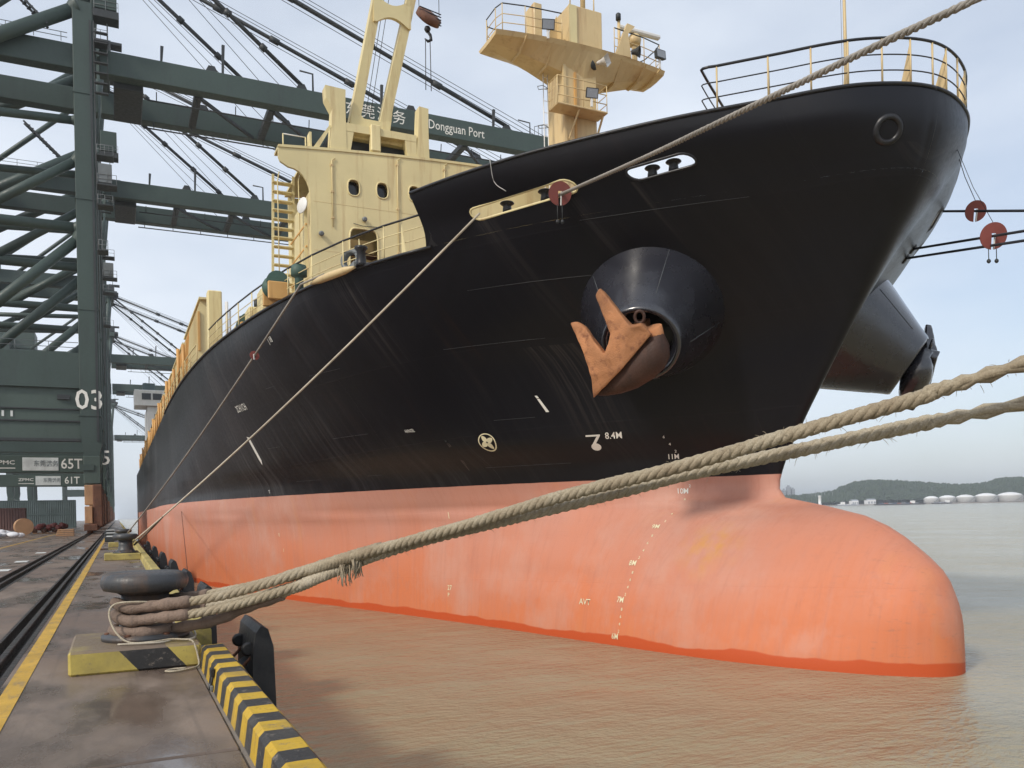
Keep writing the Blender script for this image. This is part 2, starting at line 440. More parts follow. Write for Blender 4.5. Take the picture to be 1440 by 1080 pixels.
    h = math_n(t, 'ADD', math_n(t, 'MULTIPLY', brick.outputs['Color'], .35), math_n(t, 'ADD', math_n(t, 'MULTIPLY', dents, .9), math_n(t, 'MULTIPLY', fine, .06)))
    bump(t, b, h, .36, .03); b.inputs['Specular IOR Level'].default_value = .33
    MATS['hull'] = m; return m
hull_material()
paint('black_paint', (.011, .011, .013), .36, (.05, .04, .04), .35, bmp=.03)
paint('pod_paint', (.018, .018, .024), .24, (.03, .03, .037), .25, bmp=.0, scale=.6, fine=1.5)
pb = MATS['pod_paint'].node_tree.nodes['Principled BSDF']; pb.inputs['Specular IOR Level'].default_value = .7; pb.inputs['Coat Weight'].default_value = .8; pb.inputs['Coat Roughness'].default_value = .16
paint('cream', (.70, .595, .315), .5, (.38, .21, .08), .62, vary=.08, stretch=(1, 1, .08))
paint('mast_cream', (.62, .47, .245), .5, (.32, .15, .06), .45, vary=.1, stretch=(1, 1, .1))
paint('orange_cream', (.58, .33, .11), .55, (.25, .1, .04), .5, vary=.15, stretch=(1, 1, .1))
paint('white_paint', (.74, .73, .70), .5, (.4, .36, .3), .3, vary=.06, stretch=(1, 1, .1))
paint('mark_white', (.76, .74, .68), .6, (.25, .2, .18), .25, vary=.08)
paint('mark_cream', (.74, .68, .45), .6, (.25, .2, .18), .25, vary=.08)
paint('crane_grey', (.043, .066, .057), .5, (.03, .035, .035), .4, vary=.12, scale=.3, stretch=(1, 1, .15), fine=3)
paint('crane_green', (.058, .084, .070), .5, (.025, .035, .03), .4, vary=.15, scale=.3, stretch=(1, 1, .15), fine=3)
paint('crane_dark', (.030, .034, .036), .55, (.06, .045, .04), .3, vary=.2, scale=.3, fine=3)
paint('steel_rope', (.035, .036, .04), .5)
paint('rail_steel', (.045, .038, .034), .35, (.10, .05, .03), .5, metallic=.3)
paint('rust', (.13, .055, .03), .75, (.05, .025, .018), .6, vary=.35, scale=3)
paint('seam', (.045, .045, .05), .35)
paint('shaded_rust', (.060, .026, .016), .7, (.025, .014, .010), .7, vary=.3, scale=3, bmp=.4, fine=22)
paint('anchor_rust', (.38, .165, .070), .78, (.17, .060, .030), .95, vary=.45, scale=1.9, stretch=(1, 1, 1), bmp=.9, fine=26)
paint('tan_panel', (.42, .24, .125), .6, (.2, .09, .05), .5)
paint('bollard_iron', (.048, .050, .054), .42, (.17, .095, .05), .6, bmp=.25, fine=30)
paint('rubber', (.016, .016, .018), .55, (.07, .06, .055), .35, bmp=.2, fine=25)
paint('concrete', (.215, .185, .155), .75, (.12, .1, .085), .5, vary=.15, bmp=.3, fine=24)
paint('guard_red', (.22, .055, .045), .55, (.12, .04, .03), .4)
paint('glass_dark', (.02, .022, .025), .12)
paint('lamp_glass', (.25, .27, .3), .2)
paint('vent_grey', (.16, .175, .18), .5, (.08, .06, .04), .4)
paint('deck_green', (.05, .10, .08), .6, (.12, .06, .03), .4)
paint('deck_paint', (.20, .08, .06), .7, (.1, .05, .03), .5)
paint('board_white', (.60, .62, .60), .5, (.4, .4, .38), .3)
paint('board_grey', (.18, .2, .2), .6)
paint('light_rope', (.56, .50, .40), .85, (.32, .26, .18), .6, bmp=.6, fine=60)
paint('grey_rope', (.30, .275, .24), .85, (.16, .14, .11), .6, bmp=.6, fine=60)
paint('dark_rope', (.03, .035, .045), .7)
paint('canvas_sleeve', (.21, .15, .115), .9, (.09, .07, .06), .6, vary=.3, scale=4, bmp=.8, fine=40)
paint('sack_white', (.68, .68, .70), .8, (.4, .38, .36), .4, bmp=.5, fine=6)
paint('box_blue', (.07, .11, .19), .55, (.04, .05, .08), .4)
paint('box_brown', (.17, .09, .08), .6, (.08, .05, .04), .4)
paint('box_grey', (.10, .14, .145), .6, (.06, .07, .07), .4)
paint('tank_white', (.78, .78, .78), .5, (.6, .58, .55), .2, vary=.03, scale=.1)
paint('far_building', (.30, .32, .36), .8, vary=.06, scale=.1)
paint('boat_hull', (.05, .05, .06), .6, (.2, .08, .05), .3, scale=.1)
paint('boat_red', (.35, .10, .08), .6, scale=.1)

def rope_mat(name, a, b_, c):
    m, t, b = new_mat(name); MATS[name] = m
    n1 = mapped_noise(t, 3.0, (1, 1, 1), 5, .65); n2 = mapped_noise(t, 85, (1, 1, 1), 4, .7)
    col = mix(t, ramp(t, n2, [(.35, 0), (.7, .55)]), ramp(t, n1, [(.3, a), (.55, b_), (.75, c)]), tuple(x*.45 for x in a))
    t.links.new(col, b.inputs['Base Color']); b.inputs['Roughness'].default_value = .92
    bump(t, b, n2, .9, .012)
    return m
rope_mat('hemp', (.32, .25, .165), (.44, .37, .26), (.54, .48, .36))
rope_mat('hemp_pale', (.42, .35, .25), (.54, .47, .35), (.62, .56, .44))

def ground_material():
    m, t, b = new_mat('quay_concrete'); MATS['quay'] = m
    a = mapped_noise(t, .35, (1, .55, 1), 6, .6); c = mapped_noise(t, 2.2, (1, .7, 1), 6, .62); f = mapped_noise(t, 40, (1, 1, 1), 4, .6)
    col = ramp(t, a, [(.3, (.118, .078, .057)), (.5, (.170, .120, .090)), (.7, (.235, .178, .136))])
    col = mix(t, ramp(t, c, [(.5, 0), (.72, .55)]), col, (.10, .078, .066))
    col = mix(t, ramp(t, f, [(.45, 0), (.75, .22)]), col, (.30, .25, .21))
    t.links.new(col, b.inputs['Base Color'])
    wn_ = mapped_noise(t, .75, (1.2, .55, 1), 5, .55)
    wet = ramp(t, wn_, [(.44, .62), (.56, .30), (.64, .09)])
    col = mix(t, ramp(t, wn_, [(.46, 0), (.62, .62)]), col, (.055, .040, .032))
    t.links.new(col, b.inputs['Base Color'])
    t.links.new(wet, b.inputs['Roughness'])
    vo = node(t, 'ShaderNodeTexVoronoi', feature='DISTANCE_TO_EDGE'); vo.inputs['Scale'].default_value = .55
    wv = node(t, 'ShaderNodeVectorMath', operation='ADD'); t.links.new(node(t, 'ShaderNodeNewGeometry').outputs['Position'], wv.inputs[0])
    nv = node(t, 'ShaderNodeTexNoise'); nv.inputs['Scale'].default_value = 1.6; t.links.new(nv.outputs['Color'], wv.inputs[1]); t.links.new(wv.outputs[0], vo.inputs['Vector'])
    crk = math_n(t, 'MULTIPLY', ramp(t, vo.outputs['Distance'], [(.0, .8), (.012, 0)]), ramp(t, mapped_noise(t, .4, (1, 1, 1), 2), [(.5, 0), (.56, 1)]))
    col = mix(t, crk, col, (.03, .024, .02))
    grit = mapped_noise(t, 130, (1, 1, 1), 2, .5)
    col = mix(t, ramp(t, grit, [(.62, 0), (.70, .5)]), col, (.07, .055, .045))
    tyre = math_n(t, 'MULTIPLY', ramp(t, mapped_noise(t, 5.5, (1, .02, 1), 4, .6), [(.55, 0), (.7, .45)]), ramp(t, mapped_noise(t, .3, (1, .4, 1), 3), [(.45, 0), (.6, 1)]))
    col = mix(t, tyre, col, (.06, .048, .042))
    t.links.new(col, b.inputs['Base Color'])
    dry = ramp(t, wet, [(.1, .1), (.5, 1)])
    h = math_n(t, 'MULTIPLY', math_n(t, 'ADD', f, math_n(t, 'MULTIPLY', c, .8)), dry)
    bump(t, b, h, .28, .012)
ground_material()

def stripes_material(name, axis_expr, period, yellow=(.60, .38, .025), black=(.028, .027, .027), wear=.45, grime_top=False, duty=.5):
    m, t, b = new_mat(name); MATS[name] = m
    pos = node(t, 'ShaderNodeNewGeometry').outputs['Position']
    sep = node(t, 'ShaderNodeSeparateXYZ'); t.links.new(pos, sep.inputs[0])
    acc = None
    for k, cf in enumerate(axis_expr[:3]):
        if cf:
            q = math_n(t, 'MULTIPLY', sep.outputs[k], cf)
            acc = q if acc is None else math_n(t, 'ADD', acc, q)
    acc = math_n(t, 'ADD', acc, axis_expr[3])
    acc = math_n(t, 'ADD', acc, math_n(t, 'MULTIPLY', math_n(t, 'SUBTRACT', mapped_noise(t, 6, (1, 1, 1), 3), .5), .03))
    fr = math_n(t, 'FRACT', math_n(t, 'DIVIDE', acc, period))
    s = math_n(t, 'GREATER_THAN', fr, duty)
    n = mapped_noise(t, 3.5, (1, 1, 1), 6, .7); sp = mapped_noise(t, 22, (1, 1, 1), 5, .7)
    yl = ramp(t, n, [(.3, tuple(c*.72 for c in yellow)), (.7, yellow)])
    yl = mix(t, ramp(t, sp, [(.58, 0), (.68, wear)]), yl, (.16, .12, .08))
    bk = mix(t, ramp(t, sp, [(.55, 0), (.7, wear*.8)]), black, (.14, .13, .12))
    c = mix(t, s, yl, bk)
    c = mix(t, ramp(t, mapped_noise(t, 1.3, (1, 1, 1), 5, .6), [(.5, 0), (.72, .55)]), c, (.13, .11, .085))
    chip = ramp(t, mapped_noise(t, 9, (1, 1, 1), 6, .75), [(.60, 0), (.63, .85)])
    c = mix(t, chip, c, (.17, .145, .12))
    if grime_top:
        up = node(t, 'ShaderNodeSeparateXYZ'); t.links.new(node(t, 'ShaderNodeNewGeometry').outputs['Normal'], up.inputs[0])
        g_ = math_n(t, 'MULTIPLY', math_n(t, 'GREATER_THAN', up.outputs[2], .6), ramp(t, mapped_noise(t, 2.2, (1, 1, 1), 5, .6), [(.3, .55), (.5, .95)]))
        c = mix(t, g_, c, (.17, .125, .09))
    t.links.new(c, b.inputs['Base Color'])
    t.links.new(ramp(t, sp, [(.3, .42), (.7, .75)]), b.inputs['Roughness'])
    bump(t, b, sp, .25, .01)
stripes_material('kerb_stripes', (0, 1, 0, 100.0), .5)
stripes_material('plinth_stripes', (1, 0, .85, 99.48), 2.0, yellow=(.52, .41, .10), grime_top=True, duty=.765)
paint('worn_yellow', (.40, .32, .10), .7, (.16, .13, .09), .75, vary=.3, scale=3, stretch=(1, 1, 1), bmp=.3, fine=24)
paint('line_yellow', (.50, .30, .04), .6, (.20, .15, .11), .8, vary=.2, scale=5, stretch=(1, .4, 1), bmp=.2, fine=40)

def water_material():
    m, t, b = new_mat('muddy_water'); MATS['water'] = m
    n = mapped_noise(t, .03, (1, 1, 1), 5, .6); n2 = mapped_noise(t, .5, (1, 1, 1), 4)
    col = ramp(t, n, [(.3, (.32, .272, .170)), (.7, (.375, .325, .220))])
    col = mix(t, ramp(t, n2, [(.4, 0), (.7, .35)]), col, (.29, .245, .145))
    t.links.new(col, b.inputs['Base Color'])
    b.inputs['Roughness'].default_value = .16; b.inputs['IOR'].default_value = 1.33
    w1 = mapped_noise(t, .85, (.8, 1.5, 1), 4, .5); w2 = mapped_noise(t, 4.2, (.8, 1.4, 1), 4, .6); w3 = mapped_noise(t, .20, (1, 1.6, 1), 3, .5)
    patch = ramp(t, mapped_noise(t, .09, (1, 1, 1), 3), [(.38, .35), (.62, 1)])
    h = math_n(t, 'ADD', math_n(t, 'MULTIPLY', w1, .55), math_n(t, 'ADD', math_n(t, 'MULTIPLY', w2, .36), math_n(t, 'MULTIPLY', w3, .9)))
    h = math_n(t, 'MULTIPLY', h, patch)
    bump(t, b, h, .9, .38)
water_material()
M = MATS

# ------------------------------------------------------------------ setting: water, quay
QZ = 2.2          # quay top
EDGE = 1.04       # quay edge (world X)
wm = MB(); wm.add([(EDGE-.5, -120, 0), (6000, -2500, 0), (6000, 7000, 0), (EDGE-.5, 7000, 0)], [(0, 1, 2, 3)])
wm.add([(EDGE-.5, -120, 0), (EDGE-.5, -2500, 0), (6000, -2500, 0)], [(0, 1, 2)])
o = wm.build('water', M['water']); o['kind'] = 'structure'

quay = MB()
quay.box((-420, -40, -4), (EDGE-.02, 900, QZ-.16)).build('quay', M['concrete'])
quay = bpy.data.objects['quay']; quay['kind'] = 'structure'
# cope beam along the edge, then the deck slabs in strips between the rail slots
MB().box((.74, -40, QZ-.16), (EDGE, 900, QZ-.002)).build('cope_beam', M['concrete'], quay)
strips = [(-1.06, .735), (-2.44, -1.42), (-6.6, -2.98), (-10.6, -6.615), (-14.6, -10.615)]
SL = 5.6
for (x0, x1) in strips:
    mb = MB().bbox((x0, 0, -.155), (x1, SL-.035, 0), .014); me = mb.mesh('slab', M['quay'])
    y = -5.2
    while y < 128:
        s = shared('slab', me, quay, (0, y, QZ+random.uniform(-.003, .003))); y += SL
    MB().box((x0, y, QZ-.155), (x1, 900, QZ)).build('far_paving', M['quay'], quay)
MB().box((-420, -40, QZ-.155), (-14.62, 900, QZ)).build('yard_paving', M['quay'], quay)
# rails in their slots
for xc, w2 in ((-1.24, .17), (-2.71, .26)):
    r = MB()
    r.box((xc-.07, -40, QZ-.15), (xc+.07, 700, QZ-.11)); r.box((xc-.014, -40, QZ-.11), (xc+.014, 700, QZ-.03)); r.bbox((xc-.04, -40, QZ-.035), (xc+.04, 700, QZ+.012), .01)
    r.build('crane_rail', M['rail_steel'], quay)
    for sx in (-1, 1):
        e = MB().box((xc+sx*w2-.03+(.0 if sx > 0 else 0), -40, QZ-.15), (xc+sx*w2+.01*sx+.02, 700, QZ+.004)); e.build('slot_edging', M['rail_steel'], quay)
# cable duct covers seen as pale plates beside the far rail
pl = MB().bbox((-.22, -.45, 0), (.22, .45, .02), .006).mesh('duct_cover', M['board_white'])
for y in (19.5, 21.6, 26, 31, 37, 46): shared('duct_cover', pl, quay, (-3.35, y, QZ+.002))
# painted guide line
for (y0, y1) in ((-5, 128),):
    MB().add([(-.99, y0, QZ+.007), (-.83, y0, QZ+.007), (-.83, y1, QZ+.007), (-.99, y1, QZ+.007)], [(0, 1, 2, 3)]).build('painted_line', M['line_yellow'], quay)
MB().add([(-6.2, 20, QZ+.007), (-6.05, 20, QZ+.007), (-6.05, 128, QZ+.007), (-6.2, 128, QZ+.007)], [(0, 1, 2, 3)]).build('painted_line', M['line_yellow'], quay)

# kerb along the edge: hazard stripes near, worn yellow beyond the first plinth
def kerb_profile(y0, y1, mat, name):
    a = [(.765, QZ), (.79, QZ+.185), (.825, QZ+.22), (1.0, QZ+.22), (EDGE, QZ+.18), (EDGE+.002, QZ-.02), (.765, QZ-.02)]
    mb = MB(); n = max(1, int((y1-y0)/.6)); m = len(a); rings = []
    for i in range(n+1):
        y = y0+(y1-y0)*i/n
        rings += [(x+random.uniform(-.004, .004), y, z+random.uniform(-.004, .004)) for x, z in a]
    f = [(i*m+k, i*m+(k+1) % m, (i+1)*m+(k+1) % m, (i+1)*m+k) for i in range(n) for k in range(m)]
    f += [list(range(m)), [n*m+k for k in range(m)][::-1]]
    mb.add(rings, f); o = mb.build(name, mat, fix=True); o['kind'] = 'structure'; return o
o = kerb_profile(-6, 9.52, M['kerb_stripes'], 'kerb'); o['label'] = 'kerb with yellow and black hazard stripes along the quay edge'
o = kerb_profile(11.06, 320, M['worn_yellow'], 'kerb'); o['label'] = 'worn yellow kerb running away beyond the striped plinth'

# ------------------------------------------------------------------ the ship
ship = thing('cargo_ship', 'black hulled cargo ship with orange red underbody and bulbous bow moored alongside', 'ship', (CL, 100, 0), world=True)
YE = 186.0
def qy(q, z): return stem(z)+q*q
COLS = [i*.1 for i in range(0, 20)]+[2+.15*i for i in range(36)]
COLS = [q for q in COLS if q < 7.4]
TAIL = [72, 80, 92, 106, 120, 136, 150, 160, 168, 175, 180, 184, YE]
def tailb(y, z):
    b = hb(min(y, 100), z)
    t = max(0, (y-150)/(YE-150)); lo = max(0, min(1, (9-z)/9))
    return b*(1-t**2*(.18+.75*lo))
ROWS = [-3, -2, -1.2, -.6]+[i*.25 for i in range(0, 42)]
def hull_side(s):
    mb = []
    rows = []
    for z in ROWS+['a', 'b']:
        row = []
        for q in COLS:
            if isinstance(z, str):
                zz = 10.6
                for _ in range(4): y = qy(q, zz); zz = 10.25+(sheer(y)-10.25)*(.5 if z == 'a' else 1)
            else: zz = z; y = qy(q, zz)
            row.append((CL+s*hb(y, zz), y, zz))
        for y in TAIL:
            zz = z if not isinstance(z, str) else 10.25+(sheer(y)-10.25)*(.5 if z == 'a' else 1)
            row.append((CL+s*tailb(y, zz), y, zz))
        rows.append(row)
    return rows
hm = MB()
for s in (-1, 1):
    rows = hull_side(s); n = len(rows[0])
    vs = [p for r in rows for p in r]; f = []
    for i in range(len(rows)-1):
        for j in range(n-1):
            q = (i*n+j, i*n+j+1, (i+1)*n+j+1, (i+1)*n+j)
            f.append(q if s > 0 else q[::-1])
    hm.add(vs, f, True)
    if s < 0: stb = rows
    else: prt = rows
tr = [r[-1] for r in stb]+[r[-1] for r in prt][::-1]
hm.add(tr, [list(range(len(tr)))])
import bmesh
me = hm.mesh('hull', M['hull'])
bm = bmesh.new(); bm.from_mesh(me); bmesh.ops.remove_doubles(bm, verts=bm.verts, dist=.0015); bmesh.ops.recalc_face_normals(bm, faces=bm.faces); bm.to_mesh(me); bm.free()
def shell_normal(v):
    s = 1 if v.x > CL else -1; b = abs(v.x-CL); y, z = v.y, v.z; e = .02
    if b < .03:
        return Vector((0, -1, (stem(z+.05)-stem(z-.05))/.1)).normalized()
    dy = (hb(y+e, z)-hb(max(y-e, stem(z)+1e-4), z))/(y+e-max(y-e, stem(z)+1e-4)); dz = (hb(y, z+e)-hb(y, z-e))/(2*e)
    return Vector((s*1.0, -dy, -dz)).normalized()
def shell_normals(me):
    me.normals_split_custom_set_from_vertices([tuple(shell_normal(v.co)) if v.co.y < 120 else tuple(v.normal) for v in me.vertices])
shell_normals(me)
hull = link(bpy.data.objects.new('hull', me), ship)
# weather deck
dk = MB(); top_s, top_p = stb[-1], prt[-1]; n = len(top_s)
dk.add([(min(x+.09, CL), y+.06, z-.03) for x, y, z in top_s]+[(max(x-.09, CL), y+.06, z-.03) for x, y, z in top_p], [(i, i+1, n+i+1, n+i) for i in range(n-1)])
dk.build('deck', M['deck_paint'], ship)

def side_point(y, z, s=-1, off=0.0):
    "point on the shell and its outward normal"
    e = .04; b = hb(y, z); dy = (hb(y+e, z)-hb(y-e, z))/(2*e); dz = (hb(y, z+e)-hb(y, z-e))/(2*e)
    nn = Vector((s*1.0, -dy, -dz)).normalized()
    return Vector((CL+s*b, y, z))+nn*off, nn
def hull_map(pts, y0, z0, off=.008, tilt=0.0):
    "lay flat (u along the hull towards the bow, v up) points on the starboard shell"
    e = .04; dy = (hb(y0+e, z0)-hb(y0-e, z0))/(2*e); dz = (hb(y0, z0+e)-hb(y0, z0-e))/(2*e)
    # orthonormal frame in the tangent plane: u level towards the bow, v up the plate
    T1 = Vector((dy, -1, 0)).normalized(); T2 = Vector((-dz, 0, 1)); T2 = (T2-T1*T2.dot(T1)).normalized(); out = []
    for u, v in pts:
        uu = u-v*tilt; dYZ = T1*uu+T2*v
        out.append(side_point(y0+dYZ.y, z0+dYZ.z, -1, off)[0])
    return out
def hull_text(txt, size, y0, z0, mat, tilt=0.0, sx=1.0, bold=True, name='painted_mark'):
    me = text_mesh(txt, size, 0, bold, sx)
    P = hull_map([(v.co.x, v.co.y) for v in me.vertices], y0, z0, .009, tilt)
    for v, p in zip(me.vertices, P): v.co = p
    me.materials.append(mat); return link(bpy.data.objects.new(name, me), hull)
def hull_poly(polys, y0, z0, mat, tilt=0.0, name='painted_mark'):
    mb = MB()
    for p in polys: mb.add(hull_map(p, y0, z0, .009, tilt), [list(range(len(p)))])
    return mb.build(name, mat, hull)
W, CRM = M['mark_white'], M['mark_cream']
# draught figures
ZD = 5.85
for d in range(6, 12):
    hull_text('%dM' % d, .23, 19.62, d-ZD+.10, CRM if d < 10 else W, .0, .85)
    for k in (2, 4, 6, 8):
        if d == 11 and k > 6: continue
        hull_text(str(k), .12, 19.5, d-ZD+k/10+.05, CRM if d < 10 else W)
hull_text('8.4M', .30, 20.44, 5.90, W, 0, .85)
# bulb symbol
hull_poly([[(-.24, .26), (.19, .26), (.19, .20), (-.24, .20)], [(.10, .21), (.19, .21), (.02, -.08), (-.08, -.08)],
           [(.02+.13*math.cos(a)*(1.15), -.17+.13*math.sin(a)) for a in [i*math.pi/8 for i in range(16)]]], 20.95, 5.75, W)
# thruster symbol: ring and four blades
ring = [[(math.cos(a)*.33, math.sin(a)*.33), (math.cos(b)*.33, math.sin(b)*.33), (math.cos(b)*.29, math.sin(b)*.29), (math.cos(a)*.29, math.sin(a)*.29)] for a, b in [(i*math.pi/16, (i+1)*math.pi/16) for i in range(32)]]
for k in range(4):
    c = k*math.pi/2+.5; blade = []
    for i in range(14):
        t = 2*math.pi*i/14; lx = .15+.125*math.cos(t); ly = .075*math.sin(t)*(1.15-.3*math.cos(t))
        blade.append((lx*math.cos(c)-ly*math.sin(c), lx*math.sin(c)+ly*math.cos(c)))
    ring.append(blade)
hull_poly(ring, 23.77, 5.94, CRM)
hull_poly([[(-.04, -.25), (.06, -.25), (.02, .17), (-.06, .17)], [(-.06, .19), (.02, .19), (.01, .27), (-.07, .27)]], 21.65, 6.9, W, .45)
hull_poly([[(-.15, .66), (.12, .6), (.18, -.5), (.0, -.72), (-.06, -.45)]], 37.55, 6.65, W)
hull_text('2CH/1CH', .42, 36.5, 8.33, W, .15, .75)
hull_text('HHNGEL', .17, 26.34, 6.5, W, .1, .7)
hull_text('WHELT', .16, 27.3, 3.84, CRM); hull_poly([[(-.015, 0), (.015, 0), (.015, -.22), (-.015, -.22)]], 27.25, 3.78, CRM)
hull_text('27', .24, 27.1, 1.15, CRM); hull_text('P', .2, 27.15, .9, CRM); hull_text('AVT', .24, 20.9, 1.1, CRM, .15)
hull_text('T', .22, 38.6, 4.85, W); hull_text('E', .2, 38.6, 2.9, CRM); hull_text('1', .22, 38.3, 2.2, CRM)
hull_text('| 18', .3, 30.3, 10.02, W, 0, .8)
# welded strakes: short lengths of seam, paler than the plating
random.seed(21)
for z0, ya, yb_, sl in ((6.55, 22, 40, .004), (8.6, 20.6, 46, .006), (9.9, 18.4, 26, .012), (5.2, 22, 34, 0), (11.05, 15.2, 18, 0)):
    y = ya
    while y < yb_:
        ln = random.uniform(.8, 3.0); n = 8
        P = [side_point(y+ln*i/n, z0-(y+ln*i/n-ya)*sl*-1, -1, .003)[0] for i in range(n+1)]
        MB().pipe(P, .005, 4).build('weld_seam', M['seam'], hull)
        y += ln+random.uniform(1.5, 7)
# scupper with its run of salt
hull_poly([[(-.05, .06), (.05, .06), (.05, -.04), (-.05, -.04)]], 25.16, 6.09, M['glass_dark'], name='scupper')
paint('salt_stain', (.10, .085, .075), .8, (.02, .02, .02), .9, vary=.4, scale=6, stretch=(1, 1, .1))
hull_poly([[(-.05, -.05), (.0, -.05), (.03, -1.1), (.0, -1.1)], [(.02, -.05), (.05, -.05), (.075, -.9), (.05, -.9)]], 25.16, 6.05, M['salt_stain'], name='scupper_stain')

# ---- bulwark round the forecastle, with four mooring slots
def bz(q, w):
    z = sheer(15)+w*1.3
    for _ in range(4):
        y = qy(q, z); z = sheer(y)+w*((12.33+max(0, 21.35-y)/8.8*.55)-sheer(y))
    return y, z
QE = math.sqrt(21.35-stem(11.8))
def bul_param(y, z): return math.sqrt(max(0, y-stem(z))), (z-sheer(y))/((12.33+max(0, 21.35-y)/8.8*.55)-sheer(y))
SLOTS = [((19.95, 11.56), (17.86, 11.74), .135), ((16.58, 11.75), (15.68, 11.86), .125)]
def slot_outline(a, b, r, k=7):
    "stadium in (y, z)"
    ang = math.atan2(b[1]-a[1], b[0]-a[0]); pts = []
    f = 1.25
    for c, st in ((a, ang+math.pi/2), (b, ang-math.pi/2)):
        for i in range(k+1):
            t = st+math.pi*i/k; pts.append((c[0]+r*f*math.cos(t), c[1]+r*math.sin(t)))
    return pts
def inside(p, poly):
    c = False; n = len(poly)
    for i in range(n):
        (x1, y1), (x2, y2) = poly[i], poly[(i+1) % n]
        if (y1 > p[1]) != (y2 > p[1]) and p[0] < (x2-x1)*(p[1]-y1)/(y2-y1)+x1: c = not c
    return c
holes = [[bul_param(*p) for p in slot_outline(*sl)] for sl in SLOTS]
SQ = 3.3
pts, edges = [], []
nq, nw = 46, 8
for i in range(nq+1):
    for j in range(nw+1):
        q = QE*i/nq; wv = j/nw
        if any(inside((q, wv), h) or min((q-a)**2+((wv-b)*.4)**2 for a, b in h) < .0005 for h in holes): continue
        pts.append((q*SQ, wv*1.3))
for h in holes:
    st = len(pts); pts += [(a*SQ, b*1.3) for a, b in h]; edges += [(st+i, st+(i+1) % len(h)) for i in range(len(h))]
v2, e2, f2, *_ = delaunay_2d_cdt([Vector(p) for p in pts], edges, [], 0, 1e-5)
hs = [[(a*SQ, b*1.3) for a, b in h] for h in holes]
for s in (-1, 1):
    mb = MB(); V = []
    for p in v2:
        y, z = bz(p.x/SQ, p.y/1.3); V.append((CL+s*hb(y, z), y, z))
    F = []
    for f in f2:
        c = sum((v2[i] for i in f), Vector((0, 0)))/len(f)
        if any(inside(c, h) for h in hs): continue
        F.append(tuple(f) if s < 0 else tuple(f)[::-1])
    mb.add(V, F, True)
    o = mb.build('bulwark', M['hull'], ship)
    bm = bmesh.new(); bm.from_mesh(o.data); bmesh.ops.recalc_face_normals(bm, faces=bm.faces)
    ff = max(bm.faces, key=lambda f: f.calc_center_median().y)
    if ff.normal.x*s < 0: bmesh.ops.reverse_faces(bm, faces=bm.faces)
    bm.to_mesh(o.data); bm.free()
    ln = MB().add([tuple(Vector(v.co)-shell_normal(v.co)*.05) for v in o.data.vertices], [tuple(p.vertices) for p in o.data.polygons], True)
    ln.build('bulwark_lining', M['cream'], o)
    shell_normals(o.data)
    # rail cap, slot coamings, rollers
    cap = MB().pipe([Vector((CL+s*hb(*bz(QE*i/60, 1)), *bz(QE*i/60, 1))) for i in range(61)], .045, 6); cap.build('bulwark_cap', M['black_paint'], o)
    for (a, b, r) in SLOTS:
        out = slot_outline(a, b, r)
        MB().pipe([side_point(y, z, s, -.02)[0] for y, z in out], .036, 6, closed=True).build('slot_coaming', M['cream'] if s < 0 and a[0] > 18 else M['black_paint'], o)
        for fr in (.30, .74):
            y = a[0]+(b[0]-a[0])*fr; p, nn = side_point(y, a[1]+(b[1]-a[1])*fr, s, 0); hn_ = Vector((nn.x, nn.y, 0)).normalized(); p = p-hn_*.25+Vector((0, 0, .03))
            MB().lathe([(.125, -.14), (.115, -.02), (.105, .05), (.17, .09), (.19, .11), (.17, .135), (.05, .14)], 18, p).build('roller', M['black_paint'], o)
# bulwark end bracket at the break
for s in (-1, 1):
    pl = []
    for i in range(9):
        a = i/8*math.pi/2; y = 21.35+.45*(1-math.sin(a)); z = sheer(21.5)+.45*(1-math.cos(a)); pl.append((y, z))
    poly = [Vector((CL+s*hb(y, z), y, z)) for y, z in [(21.35, sheer(21.4)-.02)]+[(y, z) for y, z in pl[::-1]]]
    MB().add(poly, [list(range(len(poly)))]).build('break_plate', M['black_paint'], ship)

# bow hawse (panama lead) near the stem head
for s in (-1,):
    p, nn = side_point(12.80, 11.93, s, -.03)
    MB().lathe([(.20, -.1), (.19, .02), (.235, .075), (.30, .055), (.335, 0), (.33, -.06)], 26, p, nn, cap=False).build('hawse_ring', M['black_paint'], ship)
    MB().lathe([(.20, -.01), (.01, -.012)], 24, p, nn).build('hawse_opening', M['glass_dark'], ship)

